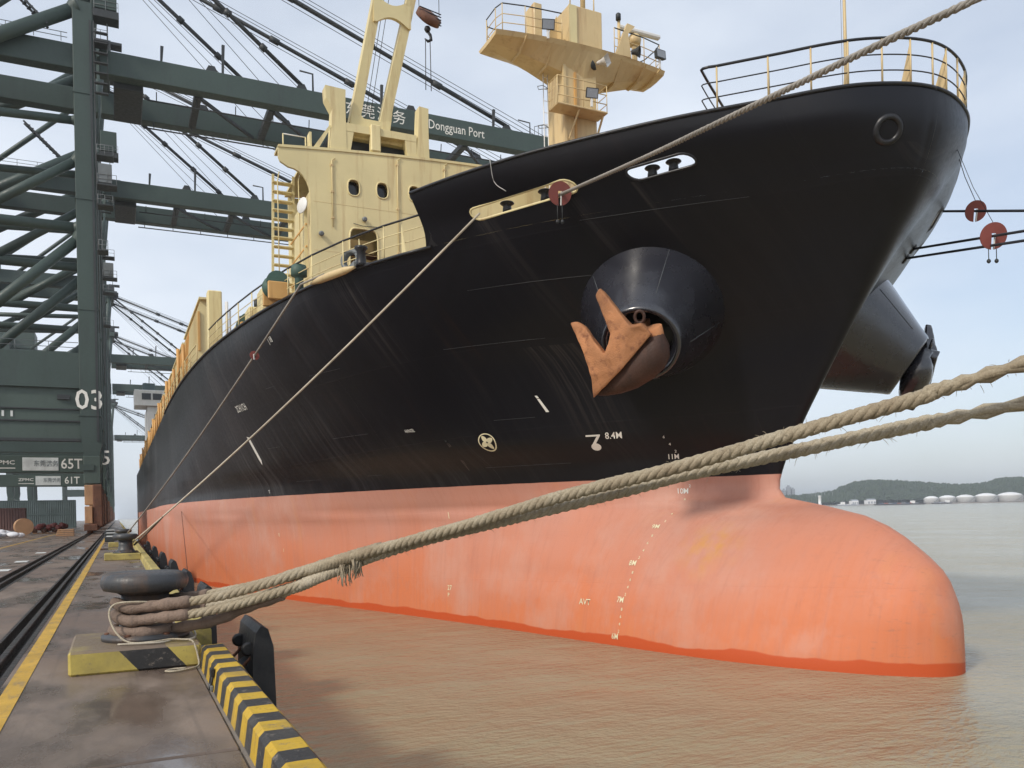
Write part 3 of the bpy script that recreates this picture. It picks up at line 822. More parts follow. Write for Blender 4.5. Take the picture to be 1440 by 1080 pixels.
# ---- anchor housings and stockless anchors, starboard and port
POD_B, POD_M = Vector((12.86, 18.30, 8.95)), Vector((11.70, 17.10, 7.80))
def mirror(v): return Vector((2*CL-v[0], v[1], v[2]))
for s in (-1, 1):
    fl = (lambda v: Vector(v)) if s < 0 else mirror
    B, Mo = fl(POD_B), fl(POD_M); ax = (Mo-B).normalized(); Lp = (Mo-B).length
    prof = [(2.32, -.9), (2.08, -.4), (1.90, .0), (1.67, .5), (1.43, 1.0), (1.17, Lp-.48), (1.04, Lp-.2), (.98, Lp-.05), (.94, Lp+.01), (.86, Lp-.02), (.78, Lp-.2), (.72, Lp-.9)]
    pod = MB().lathe(prof, 40, B, ax, cap=False).build('anchor_housing', M['pod_paint'], ship)
    MB().lathe([(.73, -.02), (.01, -.02)], 24, B+ax*(Lp-.85), ax).build('hawse_throat', M['glass_dark'], pod)
    # welded seams on the cone
    d, sx_, u_ = frame_of(ax)
    for k in (1.02, 1.9, 2.75, .25):
        a = k*math.pi/2*1.0+.35; rad = sx_*math.cos(a)+u_*math.sin(a)
        MB().tube(B+ax*.2+rad*1.812, B+ax*(Lp-.48)+rad*1.175, .006, 5).build('weld_seam', M['vent_grey'], pod)
    # anchor, in a frame (h right, v up, a outwards) at the mouth
    AO = Vector((11.66, 17.05, 8.28)); a_ = Vector((-1.27, -1.35, -.60)).normalized(); h_ = Vector((-a_.y, a_.x, 0)).normalized()
    if h_.x < 0: h_ = -h_
    v_ = a_.cross(h_)
    if v_.z < 0: v_ = -v_
    def A(x, y, dd): return fl(AO+h_*x+v_*y+a_*(dd+(.12 if s < 0 else -.15)))
    anc = bpy.data.objects.new('anchor', None); anc.empty_display_size = .2; link(anc, ship)
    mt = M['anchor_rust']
    mt = M['anchor_rust'] if s < 0 else M['pod_paint']  # port anchor takes the pod's black, its backlit shade put into the colour
    # the two-pronged arms: outline with (x, y, front depth, thickness)
    W_ = [(-.81, 1.00, .50, .16), (-.70, .90, .55, .2), (-.34, .42, .74, .3), (-.07, .09, .90, .36), (.18, .12, .92, .4), (.40, -.14, .88, .4), (-.30, -.86, .98, .45), (-1.12, -1.58, .80, .25), (-1.12, -1.05, .84, .34), (-1.30, -.42, .72, .3), (-1.60, .26, .50, .16), (-1.42, .27, .50, .16), (-1.21, .12, .58, .22), (-.96, -.25, .74, .3), (-.75, -.52, .88, .36), (-.64, -.27, .84, .34), (-.58, -.06, .80, .32), (-.74, .38, .68, .26), (-.92, .84, .52, .18)]
    nF = len(W_); fr = [A(p[0], p[1], p[2]) for p in W_]; bk = [A(p[0], p[1], p[2]-p[3]) for p in W_]
    tri = [(0, 1, 18), (1, 2, 17), (1, 17, 18), (2, 3, 16), (2, 16, 17), (3, 15, 16), (3, 6, 15), (3, 4, 5), (3, 5, 6), (6, 14, 15), (6, 8, 14), (6, 7, 8), (8, 9, 14), (9, 13, 14), (9, 12, 13), (9, 10, 12), (10, 11, 12)]
    ridge = {}
    F = [t_ for t_ in tri]+[tuple(nF+i for i in t_[::-1]) for t_ in tri]+[(i, (i+1) % nF, nF+(i+1) % nF, nF+i) for i in range(nF)]
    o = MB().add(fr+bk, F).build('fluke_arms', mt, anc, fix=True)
    bv = o.modifiers.new('edge', 'BEVEL'); bv.width = .04; bv.segments = 2; bv.limit_method = 'ANGLE'; bv.angle_limit = .6
    sd = o.modifiers.new('cast', 'SUBSURF'); sd.subdivision_type = 'SIMPLE'; sd.levels = 3; sd.render_levels = 3
    tx = bpy.data.textures.new('casting', 'CLOUDS'); tx.noise_scale = .22; tx.noise_depth = 3
    dp = o.modifiers.new('casting', 'DISPLACE'); dp.texture = tx; dp.strength = .035; dp.mid_level = .5; dp.texture_coords = 'GLOBAL'
    for p_ in o.data.polygons: p_.use_smooth = True
    # heavy rounded crown under the arms, its shade put into a darker rust
    p0, p1 = Vector((-1.08, -1.50)), Vector((.58, -.12)); rows = []
    prof_c = [(0, .06), (.08, .17), (.2, .30), (.38, .43), (.58, .50), (.76, .50), (.88, .42), (.96, .28), (1.0, .10)]
    ax2 = (p1-p0).normalized(); nn2 = Vector((ax2.y, -ax2.x)); rows = []
    for t_, r_ in prof_c:
        c_ = p0.lerp(p1, t_)+nn2*r_*.55; row = []
        for k in range(16):
            an = 2*math.pi*k/16; row.append(A(c_.x+nn2.x*r_*math.cos(an)*.85, c_.y+nn2.y*r_*math.cos(an)*.85, .52+r_*math.sin(an)*.8))
        rows.append(row)
    vs = [p for r in rows for p in r]; nC = 16
    F = [(i*nC+k, i*nC+(k+1) % nC, (i+1)*nC+(k+1) % nC, (i+1)*nC+k) for i in range(len(rows)-1) for k in range(nC)]+[list(range(nC)), [(len(rows)-1)*nC+k for k in range(nC)]]
    MB().add(vs, F, True).build('crown', M['shaded_rust'] if s < 0 else mt, anc, fix=True)
    MB().pipe([A(.12+.11*math.cos(q_), .26+.14*math.sin(q_), .62) for q_ in [i*math.pi/7 for i in range(14)]], .04, 7, closed=True).build('shackle', M['shaded_rust'] if s < 0 else mt, anc)
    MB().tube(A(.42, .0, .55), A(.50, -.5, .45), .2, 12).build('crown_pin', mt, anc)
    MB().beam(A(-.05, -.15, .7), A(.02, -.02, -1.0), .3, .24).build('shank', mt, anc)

# ---- bow guard rail on the bulwark
def top_pt(q, s, dz=0.0):
    y, z = bz(q, 1); return Vector((CL+s*(hb(y, z)-.05), y, z+dz))
Q0 = math.sqrt(15.1-stem(12.7))
rp = [top_pt(Q0*(1-i/26), -1) for i in range(26)]+[top_pt(Q0*i/26, 1) for i in range(27)]
inb = [(CL-1.0, 17.6), (CL-2.5, 16.5)]
rail = bpy.data.objects.new('bow_rail', None); link(rail, ship)
for hgt, r, nm in ((1.0, .032, 'top_rail'), (.64, .015, 'mid_rail'), (.30, .015, 'mid_rail')):
    zt = rp[0].z
    pth = [Vector((CL-.6, 17.9, zt+hgt)), Vector((CL-2.3, 16.6, zt+hgt)), Vector((rp[0].x+.25, 15.35, zt+hgt))]+[p+Vector((0, 0, hgt)) for p in rp]+[Vector((rp[-1].x-.25, 15.35, zt+hgt)), Vector((CL+2.3, 16.6, zt+hgt)), Vector((CL+.6, 17.9, zt+hgt))]
    MB().pipe(smooth_path(pth, .12), r, 7).build(nm, M['black_paint'], rail)
for i in range(1, len(rp), 4):
    p = rp[i]
    MB().tube(p, p+Vector((0, 0, 1.0)), .022, 6).build('stanchion', M['mast_cream'], rail)
    if (i//4) % 2 == 1:
        inw = (Vector((CL, 17, p.z))-p).normalized()*.34
        MB().prism([p+Vector((0, 0, .02)), p+inw+Vector((0, 0, .02)), p+Vector((0, 0, .95))], Vector((inw.y, -inw.x, 0)).normalized()*.02).build('bracket', M['mast_cream'], rail)
for x, y in ((CL-1.4, 17.2), (CL-2.6, 16.4), (CL+1.4, 17.2)):
    MB().tube((x, y, sheer(17)), (x, y, rp[0].z+1.0), .02, 6).build('stanchion', M['mast_cream'], rail)
# jack staff
js = MB().pipe([(15.75, 14.3, 11.3), (15.75, 14.3, 14.6), (15.72, 14.3, 17.5)], [.055, .04, .03], 8).build('jackstaff', M['mast_cream'], ship)
MB().tube((15.62, 14.28, 12.0), (15.6, 14.28, 17.4), .006, 4).build('halyard', M['steel_rope'], js)
# thin lines over the side that hold the rat guards
for (pts) in ([(9.62, 18.05, 12.55), (9.75, 18.14, 12.2), (9.93, 18.2, 11.9)], [(11.1, 16.55, 12.7), (11.12, 16.5, 12.3), (11.15, 16.6, 11.95)], [(8.55, 18.9, 12.55), (8.75, 19.1, 12.1), (9.0, 18.95, 11.85)]):
    MB().pipe(smooth_path(pts, .08), .009, 4).build('lanyard', M['white_paint'], ship)

# ---- side railing aft of the break
def edge_pt(y, s=-1, inset=.12): return Vector((CL+s*(tailb(y, sheer(y))-inset), y, sheer(y)))
def railing(y0, y1, parent, mat_top, mat_post, step=1.55, s=-1, hts=(1.02, .68, .36)):
    o = bpy.data.objects.new('side_railing', None); link(o, parent)
    ys = [y0+(y1-y0)*i/max(1, int((y1-y0)/step)) for i in range(int((y1-y0)/step)+1)]
    for k, h in enumerate(hts):
        MB().pipe([edge_pt(y, s)+Vector((0, 0, h)) for y in ys], .03 if k == 0 else .014, 6).build('rail', mat_top if k == 0 else mat_post, o)
    for y in ys:
        p = edge_pt(y, s); MB().tube(p, p+Vector((0, 0, hts[0])), .022, 6).build('stanchion', mat_post, o)
    return o
r1 = railing(21.55, 38.2, ship, M['black_paint'], M['cream'])
for y in (22.6, 24.2):
    p = edge_pt(y); MB().prism([p, p+Vector((.02, -.3, 0)), p+Vector((0, 0, .9))], (.03, .005, 0)).build('rail_bracket', M['cream'], r1)
railing(41.5, 66, ship, M['cream'], M['cream'], 2.2)
railing(21.55, 60, ship, M['black_paint'], M['cream'], 2.4, s=1)
# gutter bar and the pale deck-edge ledge by the fairlead
MB().pipe([edge_pt(y, -1, -.03)+Vector((0, 0, -.02)) for y in [21.5+i for i in range(40)]], .05, 6).build('gunwale_bar', M['black_paint'], ship)
lp = [edge_pt(y, -1, -.16)+Vector((0, 0, -.02)) for y in (24.0, 24.4, 25.0, 25.6, 26.1)]
MB().pipe(lp, [.04, .11, .12, .11, .04], 10).build('fairlead_ledge', M['mast_cream'], ship)
fv = bpy.data.objects.new('mooring_fairlead', None); link(fv, ship)
p = edge_pt(24.75, -1, .25)
MB().lathe([(.34, -.12), (.36, 0), (.31, .08), (.22, .05), (.2, -.1)], 20, p+Vector((0, 0, .42)), (-.75, -.6, .1), cap=False).build('ring', M['vent_grey'], fv)
MB().bbox((p.x-.05, p.y-.45, p.z), (p.x+.5, p.y+.45, p.z+.28), .04).build('seat', M['vent_grey'], fv)
MB().lathe([(.17, 0), (.15, .1), (.13, .45), (.2, .52), (.19, .58), (.02, .6)], 16, p+Vector((.1, -.85, 0))).build('roller', M['black_paint'], fv)

# ---- forward house across the deck
house = bpy.data.objects.new('deckhouse', None); link(house, ship)
HY, HD = 30.0, 4.6
HX0, HX1 = 6.45, 2*CL-6.45
def roof_z(x): return 16.85+.55*(1-((x-CL)/(CL-5.4))**2)
# front wall with openings: outline in X-Z with rounded wing brackets
def wall_front(y, thick):
    outline = [(HX0, 10.9), (HX0, 15.3)]
    for i in range(7):
        a = i/6*math.pi/2; outline.append((HX0-.75*(1-math.cos(a)), 15.3+.85*math.sin(a)))
    outline += [(5.42, 16.30), (5.36, 16.45)]
    outline += [(5.36+(CL-5.36)*i/10, roof_z(5.36+(CL-5.36)*i/10)) for i in range(11)]
    outline += [(2*CL-x, z) for x, z in outline[-2::-1]]
    def oval(cx, cz, rx, rz, k=14, sq=.75):
        pts = []
        for i in range(k):
            t = 2*math.pi*i/k; c, s_ = math.cos(t), math.sin(t)
            pts.append((cx+rx*math.copysign(abs(c)**sq, c), cz+rz*math.copysign(abs(s_)**sq, s_)))
        return pts
    hl = [oval(8.05, 15.74, .23, .30), oval(9.13, 15.79, .23, .30), oval(10.38, 15.85, .23, .30), oval(8.39, 13.05, .54, 1.22, 20, .3), oval(9.75, 12.72, .2, .26)]
    hl += [[(2*CL-a, b) for a, b in h] for h in hl[:3]]
    P = list(outline); E = [(i, (i+1) % len(outline)) for i in range(len(outline))]
    for h in hl:
        st = len(P); P += h; E += [(st+i, st+(i+1) % len(h)) for i in range(len(h))]
    v2, _, f2, *_ = delaunay_2d_cdt([Vector(p) for p in P], E, [], 0, 1e-5)
    F = []
    for f in f2:
        c = sum((v2[i] for i in f), Vector((0, 0)))/len(f)
        if inside(c, outline) and not any(inside(c, h) for h in hl): F.append(tuple(f))
    V = [(p.x, y-.1*abs(p.x-CL)*0, p.y) for p in v2]
    o = MB().add(V, F).build('front_wall', M['cream'], house)
    md = o.modifiers.new('plate', 'SOLIDIFY'); md.thickness = .12; md.offset = 0
    return hl
hl = wall_front(HY, .1)
for h in hl[:3]+hl[4:]:
    MB().pipe([(x, HY-.07, z) for x, z in h], .028, 6, closed=True).build('porthole_rim', M['cream'], house)
    MB().add([(x, HY+.16, z) for x, z in h], [list(range(len(h)))]).build('porthole_glass', M['glass_dark'], house)
MB().pipe([(x, HY-.07, z) for x, z in hl[3]], .035, 6, closed=True).build('door_frame', M['cream'], house)
# room behind the door opening
MB().box((7.5, HY+2.2, 10.95), (9.4, HY+2.3, 14.6)).build('passage_wall', M['mast_cream'], house)
MB().beam((7.6, HY+.9, 13.75), (9.3, HY+1.6, 13.75), .5, .06).build('passage_shelf', M['deck_paint'], house)
MB().box((HX0+.1, HY+.07, 10.95), (HX0+.2, HY+HD, 15.6)).build('side_wall', M['cream'], house)
MB().box((HX1-.2, HY+.07, 10.95), (HX1-.1, HY+HD, 15.6)).build('side_wall', M['cream'], house)
MB().box((HX0+.1, HY+HD, 10.95), (HX1-.1, HY+HD+.1, 16.8)).build('back_wall', M['cream'], house)
for s in (-1, 1):
    xw = [CL+s*(CL-5.36-(1.1)*i/6) for i in range(7)]
    MB().add([(x, HY-.10, roof_z(x)+.03) for x in xw]+[(x, HY+.75, roof_z(x)+.03) for x in xw]+[(x, HY-.10, roof_z(x)-.06) for x in xw]+[(x, HY+.75, roof_z(x)-.06) for x in xw], [(i, i+1, 8+i, 7+i) for i in range(6)]+[(14+i, 15+i, 22+i, 21+i) for i in range(6)]+[(0, 7, 21, 14)]+[(i, 14+i, 15+i, i+1) for i in range(6)]+[(7+i, 8+i, 22+i, 21+i) for i in range(6)]).build('wing_top', M['cream'], house)
rf = MB(); xs = [6.46+(2*CL-12.92)*i/20 for i in range(21)]
rf.add([(x, HY-.10, roof_z(x)+.03) for x in xs]+[(x, HY+HD+.3, roof_z(x)+.03) for x in xs]+[(x, HY-.10, roof_z(x)-.06) for x in xs]+[(x, HY+HD+.3, roof_z(x)-.06) for x in xs],
       [(i, i+1, 22+i, 21+i) for i in range(20)]+[(42+i+1, 42+i, 63+i, 63+i+1) for i in range(20)]+[(0, 21, 63, 42), (20, 62, 83, 41)]+[(i, 42+i, 43+i, i+1) for i in range(20)]+[(21+i, 22+i, 64+i, 63+i) for i in range(20)])
rf.build('roof', M['cream'], house)
# small roof rail at the outer corner
for x in (5.6, 6.4):
    MB().tube((x, HY+.3, 16.85), (x, HY+.3, 17.45), .025, 6).build('roof_stanchion', M['cream'], house)
MB().tube((5.6, HY+.3, 17.45), (6.4, HY+.3, 17.45), .02, 6).build('roof_rail', M['white_paint'], house)
MB().box((6.5, HY+.1, 16.9), (6.58, HY+.5, 17.6)).build('roof_lug', M['cream'], house)
# crutch posts on the roof and the frame that carries the jib
for xa, xb, zt, ln in ((7.22, 7.82, 19.3, -.12), (10.50, 11.02, 19.2, .12)):
    MB().prism([(xa, HY-.05, 17.05), (xb, HY-.05, 17.05), (xb-.02, HY-.05, zt-.55), (xb, HY-.05, zt), (xa+ln*1.2, HY-.05, zt+.03), (xa+ln, HY-.05, zt-.4), (xa+.1, HY-.05, zt-.8)], (0, .5, 0)).build('jib_crutch', M['cream'], house)
MB().prism([(6.6, HY-.02, 17.0), (7.2, HY-.02, 17.9), (7.3, HY-.02, 17.9), (6.8, HY-.02, 17.0)], (0, .1, 0)).build('crutch_stay', M['cream'], house)
fr_ = MB()
fr_.prism([(7.78, HY-.03, 17.06), (7.96, HY-.03, 17.06), (8.10, HY-.03, 17.8), (7.8, HY-.03, 17.8)], (0, .3, 0))
fr_.prism([(10.18, HY-.03, 17.1), (10.52, HY-.03, 17.1), (10.52, HY-.03, 17.85), (10.06, HY-.03, 17.85)], (0, .3, 0))
fr_.prism([(7.8, HY-.04, 17.8), (10.52, HY-.04, 17.85), (10.52, HY-.04, 18.1), (7.8, HY-.04, 18.1)], (0, .34, 0))
fr_.build('crutch_frame', M['cream'], house)
MB().box((7.9, HY+.6, 17.0), (10.4, HY+.7, 18.0)).build('crutch_back', M['crane_dark'], house)
# pipes, lamps and clips on the front wall
for x, z0, z1 in ((9.72, 13.2, 17.1), (11.6, 11.0, 17.2), (7.25, 14.2, 16.7)):
    MB().pipe([(x, HY-.1, z0), (x, HY-.1, z1-.1), (x+.12, HY-.1, z1)], .022, 6).build('wall_pipe', M['cream'], house)
    for k in range(3): MB().box((x-.05, HY-.12, z0+.3+(z1-z0-.6)*k/2), (x+.05, HY-.055, z0+.36+(z1-z0-.6)*k/2)).build('pipe_clip', M['mast_cream'], house)
for x, z in ((8.4, 14.62), (11.2, 16.3), (6.8, 13.9)):
    MB().lathe([(.05, 0), (.09, .04), (.09, .16), (.05, .2)], 10, (x, HY-.08, z), (0, -1, -.25)).build('bulkhead_lamp', M['vent_grey'], house)
MB().pipe([(8.0, HY-.1, 14.42), (8.35, HY-.1, 14.36), (9.1, HY-.1, 14.40)], .012, 5).build('wall_cable', M['crane_dark'], house)
for z in (13.3, 15.05): MB().pipe([(HX0+.1+i*.8, HY-.062, z+.02*i*.1) for i in range(9)], .006, 4).build('wall_seam', M['mast_cream'], house)
# ladder and platform under the starboard wing
lad = bpy.data.objects.new('ladder', None); link(lad, house)
for x in (5.32, 6.05):
    MB().beam((x-.05, HY+1.2, 10.95), (x+.06, HY+1.2, 16.3), .09, .06).build('stile', M['cream'], lad)
tm = MB().bbox((5.34, HY+1.06, -.025), (6.05, HY+1.34, .025), .008).mesh('tread', M['cream'])
for i in range(15): shared('tread', tm, lad, (.0, 0, 11.3+i*.335))
for x, dz in ((5.45, 0), (6.2, .1)):
    MB().pipe([(x, HY+.7, 11.0), (x, HY+.7, 15.9+dz), (x+.1, HY+.9, 16.3)], .022, 6).build('handrail', M['cream'], lad)
MB().prism([(6.22, HY+.25, 11.0), (6.40, HY+.25, 11.0), (6.40, HY+.25, 15.2), (6.30, HY+.25, 15.2)], (0, .04, 0)).build('side_bracket', M['cream'], house)
for z in (11.9, 12.7, 13.5, 14.3):
    MB().beam((6.35, HY+.2, z), (5.95, HY+1.1, z-.55), .03, .05).build('side_rung', M['orange_cream'], house)
MB().lathe([(.02, -.03), (.28, -.02), (.3, 0), (.28, .02), (.02, .03)], 20, (6.22, HY+.25, 14.95), (-1, -.45, .1)).build('lifebuoy_case', M['white_paint'], house)
# mushroom ventilators and winches abreast of the house
def ventilator(x, y, z, r, h, mat, parent, nm='ventilator'):
    o = MB().lathe([(r*.55, 0), (r*.55, h*.55), (r*.6, h*.58), (r, h*.62), (r*1.02, h*.8), (r*.9, h*.95), (r*.3, h), (.01, h)], 18, (x, y, z)).build(nm, mat, parent)
    return o
ventilator(5.55, 27.7, 11.0, .26, 1.05, M['deck_green'], ship)
ventilator(6.3, 29.2, 11.0, .2, .8, M['deck_green'], ship)
for x, y, w_, d_, h_ in ((4.9, 31.4, .8, 1.0, 1.2), (4.75, 33.5, .9, 1.1, 1.0), (4.6, 36.0, .7, 1.4, .9)):
    z = sheer(y); k = MB().bbox((x, y, z), (x+w_, y+d_, z+h_), .05).build('deck_locker', M['cream'], ship)
    MB().tube((x+w_*.4, y+.3, z+h_), (x+w_*.4, y+.3, z+h_+.35), .12, 10).build('locker_vent', M['crane_dark'], k)
for x, y in ((4.6, 28.9), (4.5, 35.0)):
    z = sheer(y); wn_ = bpy.data.objects.new('winch', None); link(wn_, ship)
    MB().lathe([(.38, -.45), (.38, -.4), (.2, -.38), (.2, .3), (.4, .32), (.4, .4), (.15, .45)], 18, (x+.4, y, z+.62), (0, 1, .0)).build('drum', M['deck_green'], wn_)
    MB().bbox((x+.05, y-.6, z), (x+.75, y-.46, z+.6), .03).build('winch_cheek', M['orange_cream'], wn_)
    MB().bbox((x+.05, y+.46, z), (x+.75, y+.6, z+.6), .03).build('winch_cheek', M['orange_cream'], wn_)
# tall yellow post at the hatch end and the pipe beside it
MB().bbox((3.75, 38.6, 10.8), (4.35, 39.2, 13.75), .05).build('vent_post', M['cream'], ship)
MB().tube((4.55, 38.7, 10.8), (4.55, 38.7, 13.3), .07, 10).build('vent_pipe', M['white_paint'], ship)
MB().tube((4.75, 39.2, 10.8), (4.75, 39.2, 13.05), .04, 8).build('vent_pipe', M['white_paint'], ship)

# ---- hatch coamings and side frames down the cargo deck
for k in range(9):
    y0 = 45.0+k*12.2; y1 = y0+10.8
    if y1 > 152: break
    ht = bpy.data.objects.new('cargo_hatch', None); link(ht, ship)
    MB().box((6.2, y0, 10.7), (2*CL-6.2, y1, 12.6)).build('coaming', M['orange_cream'], ht)
    MB().bbox((5.9, y0-.15, 12.6), (2*CL-5.9, y1+.15, 13.15), .08).build('hatch_cover', M['cream'], ht)
    for j in range(5):
        yy = y0+.3+j*2.55
        MB().prism([(3.35, yy, 10.78), (4.5, yy, 10.78), (4.5, yy, 14.9), (4.05, yy, 14.9), (3.5, yy, 13.3)], (0, .14, 0)).build('side_frame', M['cream'] if j % 2 == 0 else M['orange_cream'], ht)
    MB().box((3.9, y0+.2, 12.3), (4.0, y1-.2, 14.3)).build('side_screen', M['orange_cream'], ht)
    MB().box((3.95, y0, 14.9), (4.6, y1, 15.0)).build('side_walkway', M['cream'], ht)
    for j in range(3):
        MB().tube((3.3, y0+1.5+4*j, 10.8), (3.25, y0+1.5+4*j, 12.8+.5*(j % 2)), .09, 6).build('lashing_post', M['orange_cream'], ht)
# accommodation aft
acc = bpy.data.objects.new('accommodation', None); link(acc, ship)
MB().bbox((5.0, 158, 10.8), (2*CL-5.0, 172, 23.2), .1).build('block', M['white_paint'], acc)
MB().bbox((3.0, 157.4, 23.2), (2*CL-3.0, 163.5, 26.0), .1).build('bridge', M['white_paint'], acc)
for i in range(14):
    x = 4.2+i*1.75; MB().box((x, 157.33, 24.3), (x+1.45, 157.39, 25.4)).build('window', M['glass_dark'], acc)
for j in range(4):
    for i in range(9):
        x = 6.2+i*2.3; z = 12.9+j*2.7; MB().box((x, 157.93, z), (x+.8, 157.99, z+.9)).build('window', M['glass_dark'], acc)
MB().bbox((4.4, 159, 26.0), (6.4, 161, 27.4), .1).build('wing_house', M['box_grey'], acc)
MB().bbox((CL-3, 166, 23.2), (CL+3, 171, 31), .2).build('funnel', M['black_paint'], acc)

# ---- foremast with its platforms
mast = bpy.data.objects.new('foremast', None); link(mast, ship)
MY = 28.0; MZ = 21.25; X0 = CL-.85; X1 = CL+.55
mc = M['mast_cream']
MB().prism([(X0, MY-.55, 11.0), (X1, MY-.55, 11.0), (X1, MY+.75, 11.0), (X0, MY+.75, 11.0)], (0, 0, 10.6)).build('trunk', mc, mast)
MB().box((X0-.06, MY-.61, 11.0), (X0+.05, MY-.5, 20.6)).build('corner_bar', mc, mast)
MB().box((X0+.42, MY-.62, 11.0), (X0+.5, MY-.55, 20.4)).build('cable_pipe', M['orange_cream'], mast)
# main platform: shallow gull wing, thin at the tips and deep at the trunk
def plat_section(x):
    t = min(1, abs(x-CL-.1)/3.85); return .16+.95*(1-t)**1.2
PX = [CL-3.7+7.4*i/24 for i in range(25)]
pf = MB(); rows = []
for x in PX:
    t = abs(x-CL)/3.7; yf = MY-1.05+.35*t**2; yb = MY+1.25-.3*t**2; z1 = MZ; d = plat_section(x)
    rows.append([(x, yf, z1), (x, yb, z1), (x, yb-.12, z1-.14), (x, MY+.55*(1-t)+.3, z1-d), (x, MY-.4*(1-t)-.1, z1-d), (x, yf+.1, z1-.14)])
vs = [p for r in rows for p in r]
pf.add(vs, [(i*6+k, i*6+(k+1) % 6, (i+1)*6+(k+1) % 6, (i+1)*6+k) for i in range(24) for k in range(6)]+[list(range(6)), [24*6+k for k in range(6)][::-1]])
plat = pf.build('platform', mc, mast, fix=True)
for x in (CL-2.6, CL-1.5, CL+1.5, CL+2.6, CL+3.3):
    d = plat_section(x)
    MB().prism([(x, MY-.95, MZ-.1), (x, MY+.9, MZ-.1), (x, MY+.35, MZ-d-.1), (x, MY-.3, MZ-d-.1)], (.05, 0, 0)).build('rib', mc, plat)
# rails round both wings
def wing_rail(sgn):
    o = bpy.data.objects.new('platform_rail', None); link(o, mast)
    xa, xb = CL+sgn*1.15, CL+sgn*3.55
    ring_ = [Vector((xa, MY-.98, MZ)), Vector((CL+sgn*2.6, MY-.85, MZ)), Vector((xb-sgn*.1, MY-.68, MZ)), Vector((xb, MY-.3, MZ)), Vector((xb, MY+.5, MZ)), Vector((xb-sgn*.2, MY+.9, MZ)), Vector((CL+sgn*2.4, MY+1.05, MZ)), Vector((xa, MY+1.15, MZ))]
    for h in (1.0, .62, .3): MB().pipe([p+Vector((0, 0, h)) for p in ring_], .022 if h > .9 else .016, 6).build('rail', M['crane_dark'] if h > .9 else mc, o)
    for p in ring_: MB().tube(p, p+Vector((0, 0, 1.0)), .02, 6).build('stanchion', mc, o)
wing_rail(-1); wing_rail(1)
cab = MB().bbox((CL-1.9, MY-.2, MZ), (CL-1.55, MY+.5, MZ+1.7), .03); cab.build('mast_cabinet', mc, mast)
MB().bbox((CL-.75, MY-.85, MZ), (CL+.7, MY+.7, MZ+1.55), .04).build('mast_cabin', mc, mast)
MB().box((CL-.78, MY-.9, MZ), (CL-.45, MY-.86, MZ+1.5)).build('cabin_edge', M['cream'], mast)
MB().prism([(CL-1.5, MY+.1, MZ), (CL-.75, MY+.1, MZ), (CL-.75, MY+.1, MZ+1.6)], (0, .06, 0)).build('cabin_gusset', mc, mast)
MB().pipe([(CL+.3, MY-.1, MZ+1.55), (CL+.3, MY-.1, MZ+6)], .10, 8).build('topmast', mc, mast)
MB().pipe([(CL-.5, MY-.5, MZ+1.55), (CL-.5, MY-.5, MZ+2.6), (CL+.55, MY-.5, MZ+2.6), (CL+.55, MY-.5, MZ+1.55)], .03, 6).build('cabin_rail', mc, mast)
def floodlight(p, d, parent):
    d = Vector(d).normalized(); f = bpy.data.objects.new('floodlight', None); link(f, parent)
    p = Vector(p); _, s_, u_ = frame_of(d)
    def q(a, b, c): return p+s_*a+u_*b+d*c
    MB().hexa([q(-.2, -.14, -.08), q(.2, -.14, -.08), q(.2, .14, -.08), q(-.2, .14, -.08), q(-.24, -.18, .1), q(.24, -.18, .1), q(.24, .18, .1), q(-.24, .18, .1)]).build('housing', M['crane_dark'], f)
    MB().add([q(-.21, -.15, .106), q(.21, -.15, .106), q(.21, .15, .106), q(-.21, .15, .106)], [(0, 1, 2, 3)]).build('lens', M['lamp_glass'], f)
    MB().beam(p-Vector((0, 0, .5)), p-Vector((0, 0, .12)), .08, .06).build('bracket', M['white_paint'], f)
floodlight((CL-1.75, MY-1.0, MZ+.42), (-.3, -1, -.3), mast)
floodlight((CL+3.3, MY-.9, MZ+.45), (.1, -1, .1), mast)
floodlight((CL-.15, MY-1.35, MZ-1.95), (-.2, -1, -.35), mast)
# horn under the platform
hn = bpy.data.objects.new('horn', None); link(hn, mast)
MB().lathe([(.08, 0), (.11, .15), (.19, .32), (.27, .42), (.28, .44)], 4, (CL+.45, MY-.85, MZ-.45), (.45, -.85, -.05), cap=False).build('bell', M['white_paint'], hn)
MB().lathe([(.02, -.22), (.2, -.2), (.2, 0), (.05, .02)], 16, (CL+.40, MY-.75, MZ-.45), (.45, -.85, -.05)).build('driver', M['crane_dark'], hn)
# second horn and lamp on the inboard end of the wing, radar scanner
MB().lathe([(.09, 0), (.11, .14), (.2, .3), (.22, .32)], 16, (CL+1.95, MY-.95, MZ+.25), (.7, -.7, -.15), cap=False).build('loudhailer', M['crane_dark'], mast)
MB().tube((CL+1.55, MY-.7, MZ), (CL+1.55, MY-.7, MZ+1.5), .06, 8).build('lamp_post', mc, mast)
MB().lathe([(.1, 0), (.1, .22), (.06, .26)], 12, (CL+1.5, MY-.75, MZ+1.5)).build('mast_lamp', M['crane_dark'], mast)
MB().prism([(CL+1.2, MY-1.0, MZ), (CL+1.9, MY-1.0, MZ), (CL+1.78, MY-1.0, MZ+.9), (CL+2.1, MY-1.0, MZ+1.25), (CL+1.75, MY-1.0, MZ+1.3), (CL+1.5, MY-1.0, MZ+.75)], (0, .12, 0)).build('lamp_bracket', mc, mast)
rd = bpy.data.objects.new('radar', None); link(rd, mast)
MB().tube((CL+2.6, MY-.2, MZ), (CL+2.6, MY-.2, MZ+1.0), .11, 10).build('pedestal', mc, rd)
MB().lathe([(.1, 0), (.24, .05), (.28, .25), (.2, .42), (.05, .46)], 18, (CL+2.6, MY-.2, MZ+1.0)).build('gearbox', mc, rd)
